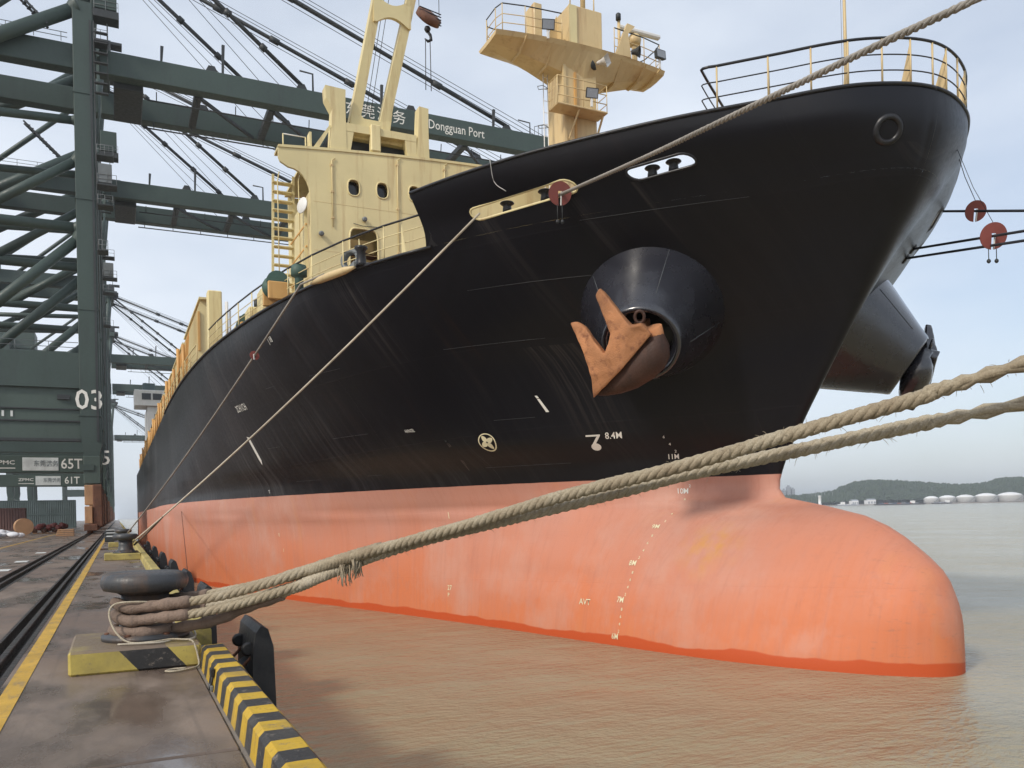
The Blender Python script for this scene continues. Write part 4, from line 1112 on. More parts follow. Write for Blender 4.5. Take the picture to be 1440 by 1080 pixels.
MB().bbox((CL+1.75, MY-.42, MZ+1.44), (CL+3.75, MY-.2, MZ+1.62), .05).build('scanner', M['white_paint'], rd)
# lower basket
bk = bpy.data.objects.new('basket', None); link(bk, mast)
zb = MZ-2.55
MB().bbox((CL-1.55, MY-1.3, zb), (CL+.6, MY-.56, zb+.07), .02).build('floor', mc, bk)
bp = [(CL-1.55, MY-.6), (CL-1.55, MY-1.27), (CL+.57, MY-1.27), (CL+.57, MY-.6)]
for h in (.35, .7, 1.05): MB().pipe([(x, y, zb+h) for x, y in bp], .018, 6).build('rail', mc, bk)
for x, y in bp+[(CL-.45, MY-1.27)]: MB().tube((x, y, zb), (x, y, zb+1.05), .018, 6).build('stanchion', mc, bk)
for i in range(6): MB().box((CL-1.56, MY-1.25+i*.12, zb+.05), (CL-1.54, MY-1.19+i*.12, zb+1.0)).build('screen_bar', mc, bk)
MB().beam((CL+.5, MY-1.1, zb), (CL+.4, MY-.5, zb-1.1), .06, .06).build('strut', mc, bk)
MB().beam((CL-.6, MY-1.2, zb), (CL-.7, MY-.56, zb-.9), .05, .05).build('strut', mc, bk)
# rung ladder with cage on the outboard face
lo = bpy.data.objects.new('mast_ladder', None); link(lo, mast)
for dx in (-.32, -.5): MB().tube((X0+dx, MY+.2, 11), (X0+dx, MY+.2, MZ-.4), .02, 6).build('stile', M['white_paint'], lo)
for i in range(22): MB().tube((X0-.5, MY+.2, 11.4+.45*i), (X0-.32, MY+.2, 11.4+.45*i), .012, 5).build('rung', M['white_paint'], lo)
for i in range(5): MB().pipe([(X0-.3, MY+.2, 14+1.5*i), (X0-.6, MY+.05, 14+1.5*i), (X0-.75, MY+.2, 14+1.5*i), (X0-.6, MY+.4, 14+1.5*i), (X0-.3, MY+.2, 14+1.5*i)], .014, 5).build('cage_hoop', M['vent_grey'], lo)
# hand wheel / hoops showing above the bulwark at the mast foot
for k in range(2): MB().pipe([(CL-.7+1.6*k*.5+.9*math.cos(a), 22.0+k*.3, 13.2+.45*math.sin(a)) for a in [i*math.pi/10 for i in range(11)]], .03, 6).build('windlass_guard', M['crane_dark'], ship)

# ---- ship's own jib crane: twin-leg boom luffed up from the house roof, block and hook
jc = bpy.data.objects.new('jib_crane', None); link(jc, ship)
JY = 30.5
def jp(x, z, dy=0): return Vector((x, JY+dy, z))
for (x0, x1) in ((8.22, 10.15), (9.34, 11.55)):
    MB().beam(jp(x0, 18.3), jp(x1, 29.0, -1.5), .37, .46, .28, .33).build('boom_leg', M['cream'], jc)
def xplate(t, hgt):
    xl = 8.22+1.93*t; xr = 9.34+2.21*t; z = 18.3+10.7*t; y = JY-.25-1.5*t
    pts = [(xl-.1, z-hgt)]+[(xl+(xr-xl)*i/8, z-hgt+.55*hgt*math.sin(math.pi*i/8)) for i in range(9)]+[(xr+.1, z-hgt), (xr+.1, z+hgt)]+[(xr+(xl-xr)*i/8, z+hgt-.55*hgt*math.sin(math.pi*i/8)) for i in range(9)]+[(xl-.1, z+hgt)]
    MB().prism([(x, y, zz) for x, zz in pts], (0, .2, .03)).build('cross_plate', M['cream'], jc)
xplate(.385, .5)
MB().prism([(8.02, JY-.27, 18.1), (9.55, JY-.27, 18.1), (9.68, JY-.27, 18.9), (9.36, JY-.27, 18.5), (8.56, JY-.27, 18.5), (8.18, JY-.27, 18.95)], (0, .44, 0)).build('heel_plate', M['cream'], jc)
MB().bbox((8.72, JY-.62, 17.2), (9.10, JY-.32, 18.2), .04).build('heel_post', M['cream'], jc)
MB().bbox((7.9, JY-.2, 17.75), (10.4, JY+.5, 18.12), .04).build('heel_beam', M['cream'], jc)
for dx in (-.1, .12, .3): MB().tube(jp(8.7+dx, 18.6, .7), jp(10.2+dx, 29, -1), .012, 4).build('luffing_wire', M['steel_rope'], jc)
JY = 27.8
hx, hz = 10.3, 21.35
MB().lathe([(.02, -.16), (.30, -.15), (.46, -.1), (.46, .1), (.30, .15), (.02, .16)], 22, jp(hx, hz), (.25, -.75, .62)).build('hook_block', M['rust'], jc)
for k in range(5):
    MB().beam(jp(hx-.40, hz+.2-k*.1, -.2), jp(hx+.40, hz+.08-k*.1, -.2), .03, .025).build('block_strap', M['black_paint'], jc)
for dx in (-.35, .4): MB().tube(jp(hx+dx, hz+.1), jp(hx+dx*1.05, hz+6), .012, 4).build('hoist_wire', M['steel_rope'], jc)
MB().lathe([(.09, 0), (.12, -.08), (.07, -.18)], 12, jp(hx-.05, hz-.35)).build('swivel', M['black_paint'], jc)
MB().pipe([jp(hx-.05, hz-.5), jp(hx+.06, hz-.62), jp(hx+.08, hz-.78), jp(hx-.04, hz-.86), jp(hx-.16, hz-.78)], [.05, .055, .06, .05, .02], 8).build('hook', M['black_paint'], jc)
for dx in (-.13, .04): MB().tube(jp(hx+dx, hz-.8), jp(hx+dx*1.2, hz-2.6), .016, 5).build('sling', M['steel_rope'], jc)

# ------------------------------------------------------------------ mooring gear on the quay
BX, BY = .27, 10.28
def plinth(y0, label, stripes):
    o = MB().bbox((-.48, y0, QZ-.002), (.79, y0+1.5, QZ+.25), .025).build('bollard_plinth', M['plinth_stripes'] if stripes else M['worn_yellow'])
    tag(o, label, 'plinth', 'bollard plinths'); return o
plinth(9.53, 'concrete plinth with slanting black stripe under the nearest bollard', True)
plinth(35.0, 'worn yellow plinth under the second bollard along the quay', False)
plinth(51.3, 'worn yellow plinth under the third bollard, farther along the quay', False)
BOL = [(.46, 0), (.46, .05), (.33, .08), (.28, .14), (.25, .3), (.25, .49), (.30, .52), (.43, .55), (.455, .60), (.46, .65), (.435, .715), (.37, .74), (.2, .75), (.02, .75)]
def bollard(y, label):
    o = thing('bollard', label, 'bollard', (BX, y, QZ+.25), 'mooring bollards')
    MB().lathe([p for p in BOL[:6]], 36, cap=True).build('stem', M['bollard_iron'], o)
    MB().lathe([p for p in BOL[5:]], 36, cap=True).build('cap', M['bollard_iron'], o)
    for k in range(6):
        a = k*math.pi/3; MB().lathe([(.035, 0), (.035, .03), (.02, .035)], 6, (.39*math.cos(a), .39*math.sin(a), .05)).build('bolt', M['rust'], o)
    return o
bollard(BY, 'iron mushroom bollard wrapped with thick ropes on the striped plinth')
bollard(35.75, 'second iron bollard along the quay with a single mooring line')
bollard(52.05, 'third iron bollard, small and far along the quay')

BZ = QZ+.25
def eye_path(S, zb, rad, dirv):
    "loop from the splice round the stem and back"
    B = Vector((BX, BY, zb)); d = Vector((B.x-S.x, B.y-S.y, 0)); ang = math.atan2(d.y, d.x); pts = [S]
    near = []
    for i in range(9):
        a = ang-math.pi*.52+math.pi*1.04*i/8
        near.append(B+Vector((math.cos(a)*rad, math.sin(a)*rad, .03*math.sin(i*1.3))))
    a0, a1 = near[0], near[-1]
    out1 = [S.lerp(a0, t)+Vector((0, 0, -.05*math.sin(math.pi*t))) for t in (.25, .5, .75)]
    out2 = [a1.lerp(S, t)+Vector((0, 0, -.08*math.sin(math.pi*t))) for t in (.25, .5, .75)]
    return [S]+out1, near, out2+[S]
rA = [(2.23, 8.53, 3.36), (2.92, 7.43, 3.64), (3.58, 6.37, 3.93), (4.13, 5.48, 4.13), (4.63, 4.67, 4.35), (5.06, 3.97, 4.53), (5.37, 3.47, 4.69), (8.2, -1.1, 5.95), (14.5, -11.2, 9.2), (22, -23, 14)]
rB = [(2.26, 8.64, 3.28), (2.78, 7.87, 3.52), (3.25, 7.18, 3.69), (3.87, 6.26, 3.91), (4.27, 5.67, 4.06), (4.82, 4.86, 4.23), (5.29, 4.16, 4.37), (5.63, 3.65, 4.46), (9.0, -1.5, 5.35), (15.5, -11.5, 7.6), (23, -23, 11)]
def heavy_rope(label, run, S, zb, rad, mat, tuft, phase, r=.056):
    o = thing('mooring_rope', label, 'rope', (BX, BY, BZ), 'heavy ropes on the nearest bollard', world=True)
    mb = MB(); laid_rope(mb, smooth_path([S]+[Vector(p) for p in run], .045), r, 4, .34, 6, phase, .05); mb.build('standing_part', mat, o)
    a, near, b = eye_path(S, zb, rad, None)
    mb = MB(); laid_rope(mb, smooth_path(a+near[:1], .04), r*.95, 4, .34, 6, phase); mb.build('eye_leg', mat, o)
    mb = MB(); laid_rope(mb, smooth_path(near[-1:]+b, .04), r*.95, 4, .34, 6, phase+1); mb.build('eye_leg', M['hemp'], o)
    # chafing sleeve where the eye bears on the iron
    pth = smooth_path([a[-1].lerp(near[0], -.3), a[-1].lerp(near[0], .5)]+near+[near[-1].lerp(b[0], .5), b[0].lerp(b[1], .4)], .05)
    rr = [r*1.12+.006*math.sin(i*1.7)+.004*math.sin(i*.63+2) for i in range(len(pth))]
    MB().pipe(pth, rr, 10).build('chafing_sleeve', M['canvas_sleeve'], o)
    # splice: fattened, roughly whipped
    d = (Vector(run[0])-S).normalized()
    sp = [S-d*.35, S-d*.15, S, S+d*.25, S+d*.6, S+d*.95]
    mb = MB(); laid_rope(mb, smooth_path(sp, .04), r*1.22, 5, .22, 6, .5, .12); mb.build('splice', mat, o)
    # loose fibres standing off the lay
    mb = MB(); random.seed(40+int(phase*10)); P_ = smooth_path([S]+[Vector(p) for p in run[:7]], .02)
    for k in range(260):
        p = random.choice(P_); d_ = Vector((random.uniform(-1, 1), random.uniform(-1, 1), random.uniform(-1, 1))).normalized(); q = p+d_*(r*.9)
        e = q+d_*random.uniform(.015, .05)+Vector((random.uniform(-.04, .04), random.uniform(-.04, .04), random.uniform(-.03, .01)))
        mb.pipe([q, q.lerp(e, .6)+Vector((0, 0, .005)), e], [.0022, .0018, .001], 3, cap=False)
    fo = mb.build('loose_fibres', mat, o); fo['kind'] = 'stuff'
    if tuft:
        mb = MB(); random.seed(tuft)
        for c0, n_, ln in ((S+d*.62+Vector((0, 0, -.05)), 26, .2), (S+d*.47+Vector((0, 0, -.06)), 16, .26)):
            for k in range(n_):
                p = c0+Vector((random.uniform(-.05, .05), random.uniform(-.05, .05), random.uniform(-.01, .02))); q = p+Vector((random.uniform(-.04, .04), random.uniform(-.04, .04), -ln*random.uniform(.6, 1)))
                mb.pipe([p, p.lerp(q, .5)+Vector((random.uniform(-.02, .02), 0, 0)), q], [.008, .007, .004], 4)
        mb.build('frayed_strands', mat, o)
    return o
heavy_rope('thick tan rope, upper of the pair running from the nearest bollard', rA, Vector((1.86, 9.0, 3.21)), BZ+.39, .31, M['hemp'], 5, 0)
heavy_rope('thick pale rope, lower of the pair running from the nearest bollard', rB, Vector((1.82, 9.02, 3.07)), BZ+.25, .32, M['hemp_pale'], 0, .8)
# short third bight low on the stem
o = thing('rope_bight', 'short canvas covered rope bight low round the nearest bollard', 'rope', (BX, BY, BZ), world=True)
B0 = Vector((BX, BY, BZ+.10)); lp = [B0+Vector((.33*math.cos(a), .33*math.sin(a), .0)) for a in [math.radians(60+i*20) for i in range(14)]]
lp = lp+[Vector((.95, 9.72, BZ+.20)), Vector((1.25, 9.52, BZ+.34)), Vector((1.6, 9.22, BZ+.48))]
pth = smooth_path(lp, .05); MB().pipe(pth, [.062+.006*math.sin(i*1.3) for i in range(len(pth))], 10).build('sleeve', M['canvas_sleeve'], o)
# light heaving line looped round the bollard and lying on the plinth
hl_ = smooth_path([(.5, 9.95, BZ+.40), (.2, 9.9, BZ+.44), (-.04, 10.0, BZ+.42), (-.10, 10.0, BZ+.30), (-.03, 9.86, BZ+.12), (.1, 9.78, BZ+.02), (.32, 9.70, BZ+.022), (.5, 9.74, BZ+.03), (.62, 9.64, BZ+.03), (.70, 9.60, BZ+.02), (.735, 9.505, BZ-.06), (.75, 9.49, QZ+.12), (.75, 9.40, QZ+.03), (.66, 9.3, QZ+.018), (.5, 9.22, QZ+.018), (.42, 9.28, QZ+.018), (.5, 9.36, QZ+.018), (.62, 9.34, QZ+.02)], .03)
o = MB().pipe(hl_, .011, 6).build('heaving_line', M['hemp_pale']); tag(o, 'thin white heaving line looped over the striped plinth', 'line')
hl2 = smooth_path([(-.02, 9.75, BZ+.016), (.15, 9.68, BZ+.018), (.4, 9.66, BZ+.016), (.55, 9.8, BZ+.016), (.68, 9.7, BZ+.02), (.76, 9.9, BZ+.02), (.79, 10.4, BZ+.02), (.80, 10.8, BZ+.018)], .03)
o = MB().pipe(hl2, .010, 6).build('heaving_line', M['light_rope']); tag(o, 'second thin line lying flat along the plinth top', 'line')

# ship's lines
def line(label, pts, r, mat, name='mooring_line', group='lines from the ship'):
    o = MB().pipe(pts, r, 8).build(name, mat); return tag(o, label, 'rope', group)
# bow line leading forward over the quay: twisted, grows towards the viewer
bl = smooth_path([(10.25, 18.5, 11.75), (10.06, 18.15, 11.61), (9.05, 13.1, 10.38), (8.46, 10.33, 9.72), (8.07, 8.39, 9.28), (7.7, 6.59, 8.87), (7.4, 5.12, 8.52), (6.2, -1.0, 7.1), (3.5, -14, 4.6), (.6, -27, 2.6)], .05)
o = thing('mooring_line', 'long grey bow line rising from the red guard towards the upper right', 'rope', (10.06, 18.15, 11.6), 'lines from the ship', world=True)
mb = MB(); laid_rope(mb, [p for p in bl if p.y > -6], .044, 3, .36, 6); mb.build('near_part', M['grey_rope'], o)
MB().pipe([p for i, p in enumerate(bl) if p.y <= -6][::8], .044, 6).build('far_part', M['grey_rope'], o)
l1 = sag_line((8.70, 19.95, 11.58), (.52, 35.6, 2.86), .25, 24)
l1o = line('pale breast line from the cream framed slot down to the second bollard', l1, .030, M['light_rope'])
l1b = sag_line(l1[21], (.58, 36.0, 2.74), .03, 6)
line('short doubled tail of the breast line at the second bollard', l1b, .036, M['canvas_sleeve'], group='line tails')
l2 = [Vector((5.9, 25.6, 11.2))]+sag_line((5.30, 26.2, 10.98), (.45, 51.9, 2.9), .3, 24)
line('grey spring line crossing the hull to the third bollard', l2, .034, M['grey_rope'])
line('dark wire hanging from the hull to the water by the fenders', sag_line((3.55, 55, 4.4), (2.4, 33, .6), .0, 4), .016, M['rust'], group='line tails')
# leads in the far bow plating that the dark lines come out of
for y, z in ((16.55, 11.05), (16.78, 10.83)):
    p, nn = side_point(y, z, 1, .0); MB().lathe([(.06, -.05), (.07, .03), (.13, .05), (.16, 0)], 16, p, nn, cap=False).build('line_lead', M['black_paint'], ship)
# rat guards: slotted discs threaded on the lines
def rat_guard(c, d, r, label, lan):
    o = thing('rat_guard', label, 'rat guard', c, 'rat guards on the lines', world=True)
    dd, s_, u_ = frame_of(d); c = Vector(c); n = 30; V = []; 
    for off in (-.012, .012):
        for i in range(n+1):
            a = -math.pi/2+.10+(2*math.pi-.20)*i/n; V.append(c+s_*math.cos(a)*r+u_*math.sin(a)*r+dd*off)
        V += [c+s_*(-.05)+u_*.06+dd*off, c+s_*.05+u_*.06+dd*off]
    m = n+3; F = [list(range(m)), [m+i for i in range(m)][::-1]]+[(i, (i+1) % m, m+(i+1) % m, m+i) for i in range(m)]
    MB().add(V, F).build('disc', M['guard_red'], o, fix=True)
    MB().beam(c+u_*(-r*.95)-s_*.035, c+u_*.05-s_*.035, .03, .03).build('slot_plate', M['white_paint'], o)
    for k, (dx, ln) in enumerate(lan):
        MB().tube(c+s_*dx-u_*r*.8, c+s_*dx-u_*r*.8-Vector((0, 0, ln)), .010, 5).build('lanyard', M['crane_dark'], o)
        MB().lathe([(.02, -.05), (.045, -.02), (.045, .02), (.02, .05)], 8, c+s_*dx-u_*r*.8-Vector((0, 0, ln+.03))).build('toggle', M['crane_dark'], o)
rat_guard((9.97, 17.9, 11.56), (-.28, -.93, -.25), .285, 'round red rat guard on the bow line at the cream framed slot', [(-.06, .42), (.06, .42)])
rat_guard(tuple(l2[5]), (-.15, .95, -.25), .17, 'small faded red rat guard on the grey spring line', [])

# lines from the far bow with their guards
for lab, a, b, g in (('dark line off the far bow, uppermost of three', (21.8, 16.64, 12.31), (19.33, 12.42, 10.58), (.514, .27, 'dark red rat guard, upper left of two off the far bow')), ('dark line off the far bow, middle of three', (20.97, 17.03, 11.18), (18.11, 11.64, 9.71), (.795, .31, 'dark red rat guard, lower right of two off the far bow')), ('dark line off the far bow, lowest of three', (20.84, 17.09, 10.92), (18.11, 11.65, 9.5), None)):
    a, b = Vector(a), Vector(b); e = b+(b-a)*4.5
    line(lab, [a-(b-a)*.12, a, a.lerp(b, .5), b, b.lerp(e, .5), e], .032, M['dark_rope'], group='lines off the far bow')
    if g:
        c = a.lerp(b, g[0]); rat_guard(c, b-a, g[1], g[2], [(-.09, .3), (.09, .3)] if g[0] > .6 else [])
        o = MB().pipe([c+Vector((0, 0, g[1])), c.lerp(Vector((17.62, 12.95, 12.2)), .5), Vector((17.62, 12.95, 12.2))], .009, 4).build('guard_line', M['dark_rope'])
        tag(o, 'thin line from the bow rail to the %s rat guard off the far bow' % ('lower' if g[0] > .6 else 'upper'), 'line', 'guard lines')

# ------------------------------------------------------------------ fenders on the quay wall
def fender(y, label):
    o = thing('fender', label, 'fender', (EDGE, y, .4), 'fenders along the quay wall')
    prof = [(.36, -.2), (.36, 1.75), (.40, 2.02), (.46, 2.10), (.54, 2.06), (.60, 1.85), (.62, 1.1), (.60, -.2)]
    MB().prism([(x, 0, z) for x, z in prof], (0, 1.35, 0)).build('panel', M['rubber'], o, fix=True)
    for z in (.5, 1.3):
        MB().lathe([(.42, -.02), (.34, .12), (.28, .25), (.36, .37)], 18, (0, .68, z), (1, 0, 0)).build('rubber_cone', M['rubber'], o)
    for yy in (.25, 1.1):
        MB().pipe([(-.02, yy, 1.55), (.16, yy-.02, 1.5), (.38, yy-.05, 1.72)], .022, 6).build('chain', M['rust'], o)
        MB().lathe([(.06, -.03), (.085, 0), (.06, .03)], 12, (.33, yy-.1, 1.82), (0, 1, 0)).build('lug', M['rubber'], o)
    return o
for y, lab in ((10.1, 'black rubber fender panel beside the nearest bollard'), (16.6, 'black fender, second from the nearest bollard'), (21.4, 'black fender, third from the nearest bollard'), (27.0, 'black fender, fourth from the nearest bollard'), (33.5, 'black fender, fifth from the nearest bollard'), (41.0, 'black fender, sixth from the nearest bollard'), (50, 'black fender, seventh from the nearest bollard')): fender(y, lab)
# iron ring on the kerb face
o = thing('mooring_ring', 'dark iron ring hanging on the inner face of the striped kerb', 'ring', (.77, 8.2, QZ), world=True)
MB().pipe([(.755+.012*math.sin(a), 8.15+.05*math.cos(a), QZ+.075+.07*math.sin(a)) for a in [i*math.pi/8 for i in range(16)]], .012, 6, closed=True).build('ring', M['rubber'], o)
MB().bbox((.745, 8.1, QZ+.12), (.785, 8.2, QZ+.2), .008).build('eye', M['rubber'], o)
MB().bbox((.74, 8.05, QZ+.005), (.765, 8.25, QZ+.05), .005).build('plate', M['vent_grey'], o)

# ------------------------------------------------------------------ quay cranes
def gantry(Y0, label, number, boom=True, tie=None, deep=False, near=True):
    cr = thing('gantry_crane', label, 'crane', (-2.5, Y0, QZ), 'ship to shore gantry cranes', world=True)
    G, GG, DK = M['crane_grey'], M['crane_green'], M['crane_dark']
    FY = (Y0, Y0+16.0)
    XW, XL = -2.4, -29.0
    for k, y in enumerate(FY):
        for xc in (XW, XL):
            lg = bpy.data.objects.new('leg', None); link(lg, cr)
            MB().bbox((xc-1.05, y, 15.0), (xc+.95, y+1.7, 60.0), .06).build('leg_upper', G, lg)
            MB().prism([(xc-1.05, y, 15.0), (xc+.95, y, 15.0), (xc+1.05, y, 12.0), (xc+.75, y, 10.6), (xc-.75, y, 10.6), (xc-.95, y, 12.0)], (0, 1.7, 0)).build('leg_foot', G, lg, fix=True)
            MB().bbox((xc-.8, y-.15, 7.6), (xc+.85, y+1.85, 10.6), .06).build('leg_base', GG, lg)
            for zf in (15.0, 26.5, 38.5, 50.0):
                fl_ = MB().box((xc-1.13, y-.08, zf-.07), (xc+1.03, y+1.78, zf+.07)).build('splice_flange', G, lg)
            MB().box((xc+.55, y-.14, 12.2), (xc+.78, y-.01, 58)).build('cable_tray', DK, lg)
            MB().box((xc-1.2, y-.3, 9.05), (xc+.2, y-.16, 9.7)).build('junction_box', M['crane_grey'], lg)
            # bogies
            bg_ = bpy.data.objects.new('bogie', None); link(bg_, cr)
            MB().bbox((xc-.75, y-.6, 5.3), (xc+.1, y+2.3, 7.45), .05).build('bogie_panel', M['tan_panel'], bg_)
            MB().bbox((xc-.75, y-1.2, 3.3), (xc+.0, y+2.9, 5.15), .05).build('bogie_panel', M['tan_panel'], bg_)
            MB().bbox((xc+.05, y-1.0, 2.9), (xc+.95, y+2.7, 7.5), .08).build('bogie_frame', M['rust'], bg_)
            for j in range(4):
                MB().lathe([(.05, -.25), (.34, -.24), (.36, 0), (.34, .24), (.05, .25)], 16, (xc-.3, y-1.6+j*1.5, QZ+.38), (1, 0, 0)).build('wheel', M['rust'], bg_)
            MB().bbox((xc-.8, y-2.4, 2.55), (xc+.5, y+4.1, 3.25), .05).build('bogie_beam', M['rust'], bg_)
        # portal beam and the deep recessed beam below it
        MB().bbox((XL-1, y+.1, 17.9), (XW-1.0, y+1.6, 21.75), .05).build('portal_beam', G, cr)
        if deep and k == 0:
            MB().box((XL-1, y+.5, 12.3), (XW-1.0, y+1.2, 17.9)).build('portal_panel', M['crane_green'], cr)
            MB().box((XL-1, y+.3, 14.3), (XW-1.0, y+.5, 14.45)).build('panel_ledge', DK, cr)
            MB().box((XL-1, y+.3, 15.6), (XW-1.0, y+.5, 15.72)).build('panel_ledge', DK, cr)
            MB().box((XL-1, y+.3, 12.2), (XW-1.0, y+1.3, 12.5)).build('panel_ledge', DK, cr)
            for x in (-10.75, -9.95): MB().box((x, y+.42, 14.75), (x+.22, y+.49, 15.35)).build('panel_mark', M['board_white'], cr)
            MB().box((-5.6, y+.2, 16.7), (-4.4, y+.5, 17.2)).build('floodlight', DK, cr)
        # handrail on the beam
        for h in (.55, 1.1): MB().tube((XL, y+.2, 21.75+h), (XW-1.1, y+.2, 21.75+h), .04, 5).build('handrail', M['vent_grey'], cr)
        for i in range(9): MB().tube((XL+1+i*3.1, y+.2, 21.75), (XL+1+i*3.1, y+.2, 22.85), .035, 5).build('handrail_post', M['vent_grey'], cr)
        # tubular bracing in the frame
        ym = y+.85
        T = [((-3.2, 35.5), (-28.2, 35.5), .55), ((-3.2, 34.4), (-15.9, 22.0), .55), ((-28.2, 34.4), (-15.9, 22.0), .55), ((-3.2, 42.9), (-13.5, 35.6), .5), ((-3.2, 47.2), (-28, 46.0), .45), ((-3.2, 59.4), (-19.5, 49.3), .72), ((-19.5, 49.3), (-28.4, 44), .55)]
        for (a, b, r) in T:
            MB().tube((a[0], ym, a[1]), (b[0], ym, b[1]), r, 14).build('brace', G, cr)
            MB().lathe([(r, .5), (r*1.35, .1), (r*1.6, -.2)], 14, (a[0], ym, a[1]), Vector((b[0]-a[0], 0, b[1]-a[1])), cap=False).build('gusset', G, cr)
    # ties along the quay between the two frames
    for xc in (XW, XL):
        for z0, z1 in ((8.0, 10.2), (18.2, 21.5), (57.5, 59.6)):
            MB().box((xc-.7, FY[0]+1.7, z0), (xc+.7, FY[1], z1)).build('cross_tie', G, cr)
    if tie:
        y = Y0-.12
        tb = MB().bbox((XL-1.2, y-.5, 10.72), (XW-.8, y+1.1, 13.2), .06).build('tie_beam', GG, cr)
        lettering(tie, 2.1, (-6.0 if Y0 < 150 else -8.5, y-.505, 11.95), (1, 0, 0), (0, 0, 1), M['mark_white'], tb, True, .85)
        xo = 0 if Y0 < 150 else -2.9
        bd = MB().bbox((-12.3+xo, y-.56, 11.0), (-7.7+xo, y-.51, 12.9), .02).build('notice_board', M['board_white'], tb)
        lettering('东莞港务', .95, (-9.3+xo, y-.565, 12.0), (1, 0, 0), (0, 0, 1), M['board_grey'], bd, True, .85)
        lettering('ZPMC', .8, (-14.6+xo*.8, y-.505, 12.15), (1, 0, 0), (0, 0, 1), M['mark_white'], tb, True, 1.3)
        MB().box((-16.0+xo*.8, y-.51, 11.3), (-13.2+xo*.8, y-.506, 11.42)).build('lettering_rule', M['mark_white'], tb)
    if number: lettering(number, 3.0, (XW-.1 if deep else XW+.25, Y0-.02, 16.6 if deep else 12.9), (1, 0, 0), (0, 0, 1), M['mark_white'], cr, True, .95, .02)
    # main girders: landside and, when lowered, the boom over the water
    GY = (Y0+1.7, Y0+12.0)
    for k, y in enumerate(GY):
        MB().bbox((-46, y, 53.3), (-1.2, y+1.6, 56.0), .06).build('trolley_girder', G, cr)
        if boom:
            gb = MB().bbox((-.9, y, 53.35), (57.5, y+1.6, 56.0), .06).build('boom', G if k else GG, cr)
            if not k:
                gb.data.materials[0] = G
                for i, ch in enumerate('东莞港务'): lettering(ch, 1.85, (27.6+2.05*i, y-.012, 54.6), (1, 0, 0), (0, 0, 1), M['mark_white'], gb, False, 1)
                lettering('Dongguan Port', 1.72, (41.7, y-.012, 54.6), (1, 0, 0), (0, 0, 1), M['mark_white'], gb, False, .76)
            # walkway hung on the inner side, rail, brackets
            yw = y+1.6 if k == 0 else y-.1
            MB().box((2, yw+.02, 52.9), (56, yw+.9*(1 if k == 0 else -1)+.0, 53.0)) if False else None
            for h in (52.2,): MB().tube((4, yw+.5*(1 if k == 0 else -1), h), (56, yw+.5*(1 if k == 0 else -1), h), .09, 6).build('walkway_rail', DK, gb)
            for i in range(12): MB().tube((5+i*4.4, yw+.5*(1 if k == 0 else -1), 52.2), (5+i*4.4, yw+.3*(1 if k == 0 else -1), 53.2), .06, 5).build('walkway_hanger', DK, gb)
            # lugs, lamp posts
            for x in (11.0, 21.5, 35.6, 49.4): MB().prism([(x-.8, y+.6, 56.0), (x+.8, y+.6, 56.0), (x+.35, y+.6, 56.9), (x-.35, y+.6, 56.9)], (0, .4, 0)).build('stay_lug', DK, gb)
            if not k:
                for x, h in ((5.5, 1.8), (12.2, 3.4), (31.5, 2.6), (47.2, 2.4)):
                    MB().beam((x, y+.3, 56.0), (x+.1, y+.3, 56+h), .25, .3, .35, .35).build('boom_post', DK, gb)
                MB().pipe([(22.8, y+.3, 56.0), (22.8, y+.3, 58.2), (21.2, y+.3, 58.3)], .12, 6).build('lamp_arm', DK, gb)
                MB().pipe([(52.8, y+.3, 56.0), (52.8, y+.3, 57.6), (51.0, y+.3, 57.7)], .1, 6).build('lamp_arm', DK, gb)
                for i in range(7): MB().tube((53.4+i*.6, y+.1, 56.0), (53.4+i*.6, y+.1, 57.1+.5*math.sin(i*.5)), .04, 4).build('end_rail_post', DK, gb)
                MB().pipe([(53.4+i*.6, y+.1, 57.1+.5*math.sin(i*.5)) for i in range(7)], .04, 4).build('end_rail', DK, gb)
    AP = (-1.0, 75.0)
    # upper frame to the apex
    for k, y in enumerate((Y0+.85, Y0+16.85)):
        MB().tube((XW, y, 59.8), (AP[0], Y0+2.5+k*10.4, AP[1]), .65, 12).build('apex_leg', G, cr)
        MB().tube((XL+6, y, 56.0), (AP[0], Y0+2.5+k*10.4, AP[1]), .4, 10).build('apex_back_leg', G, cr)
    MB().bbox((AP[0]-1.2, Y0+1, AP[1]-.8), (AP[0]+1.2, Y0+15, AP[1]+.8), .1).build('apex_beam', G, cr)
    apx = MB()
    for (a, b) in (((-2.4, 3, 75.8), (2.2, 13, 76.4)), ((-1.8, 4, 76.8), (1.4, 9, 78.6)), ((-.2, 5, 78.6), (3.0, 7, 79.0)), ((-1.4, 9.5, 76.4), (2.6, 12, 77.6))): apx.box((a[0]-1, Y0+a[1], a[2]), (b[0]-1, Y0+b[1], b[2]))
    apx.build('sheave_platform', DK, cr)
    MB().pipe([(-2, Y0+4, 78), (-2, Y0+4, 81), (0, Y0+4, 81), (0, Y0+4, 78)], .08, 5).build('apex_rail', DK, cr)
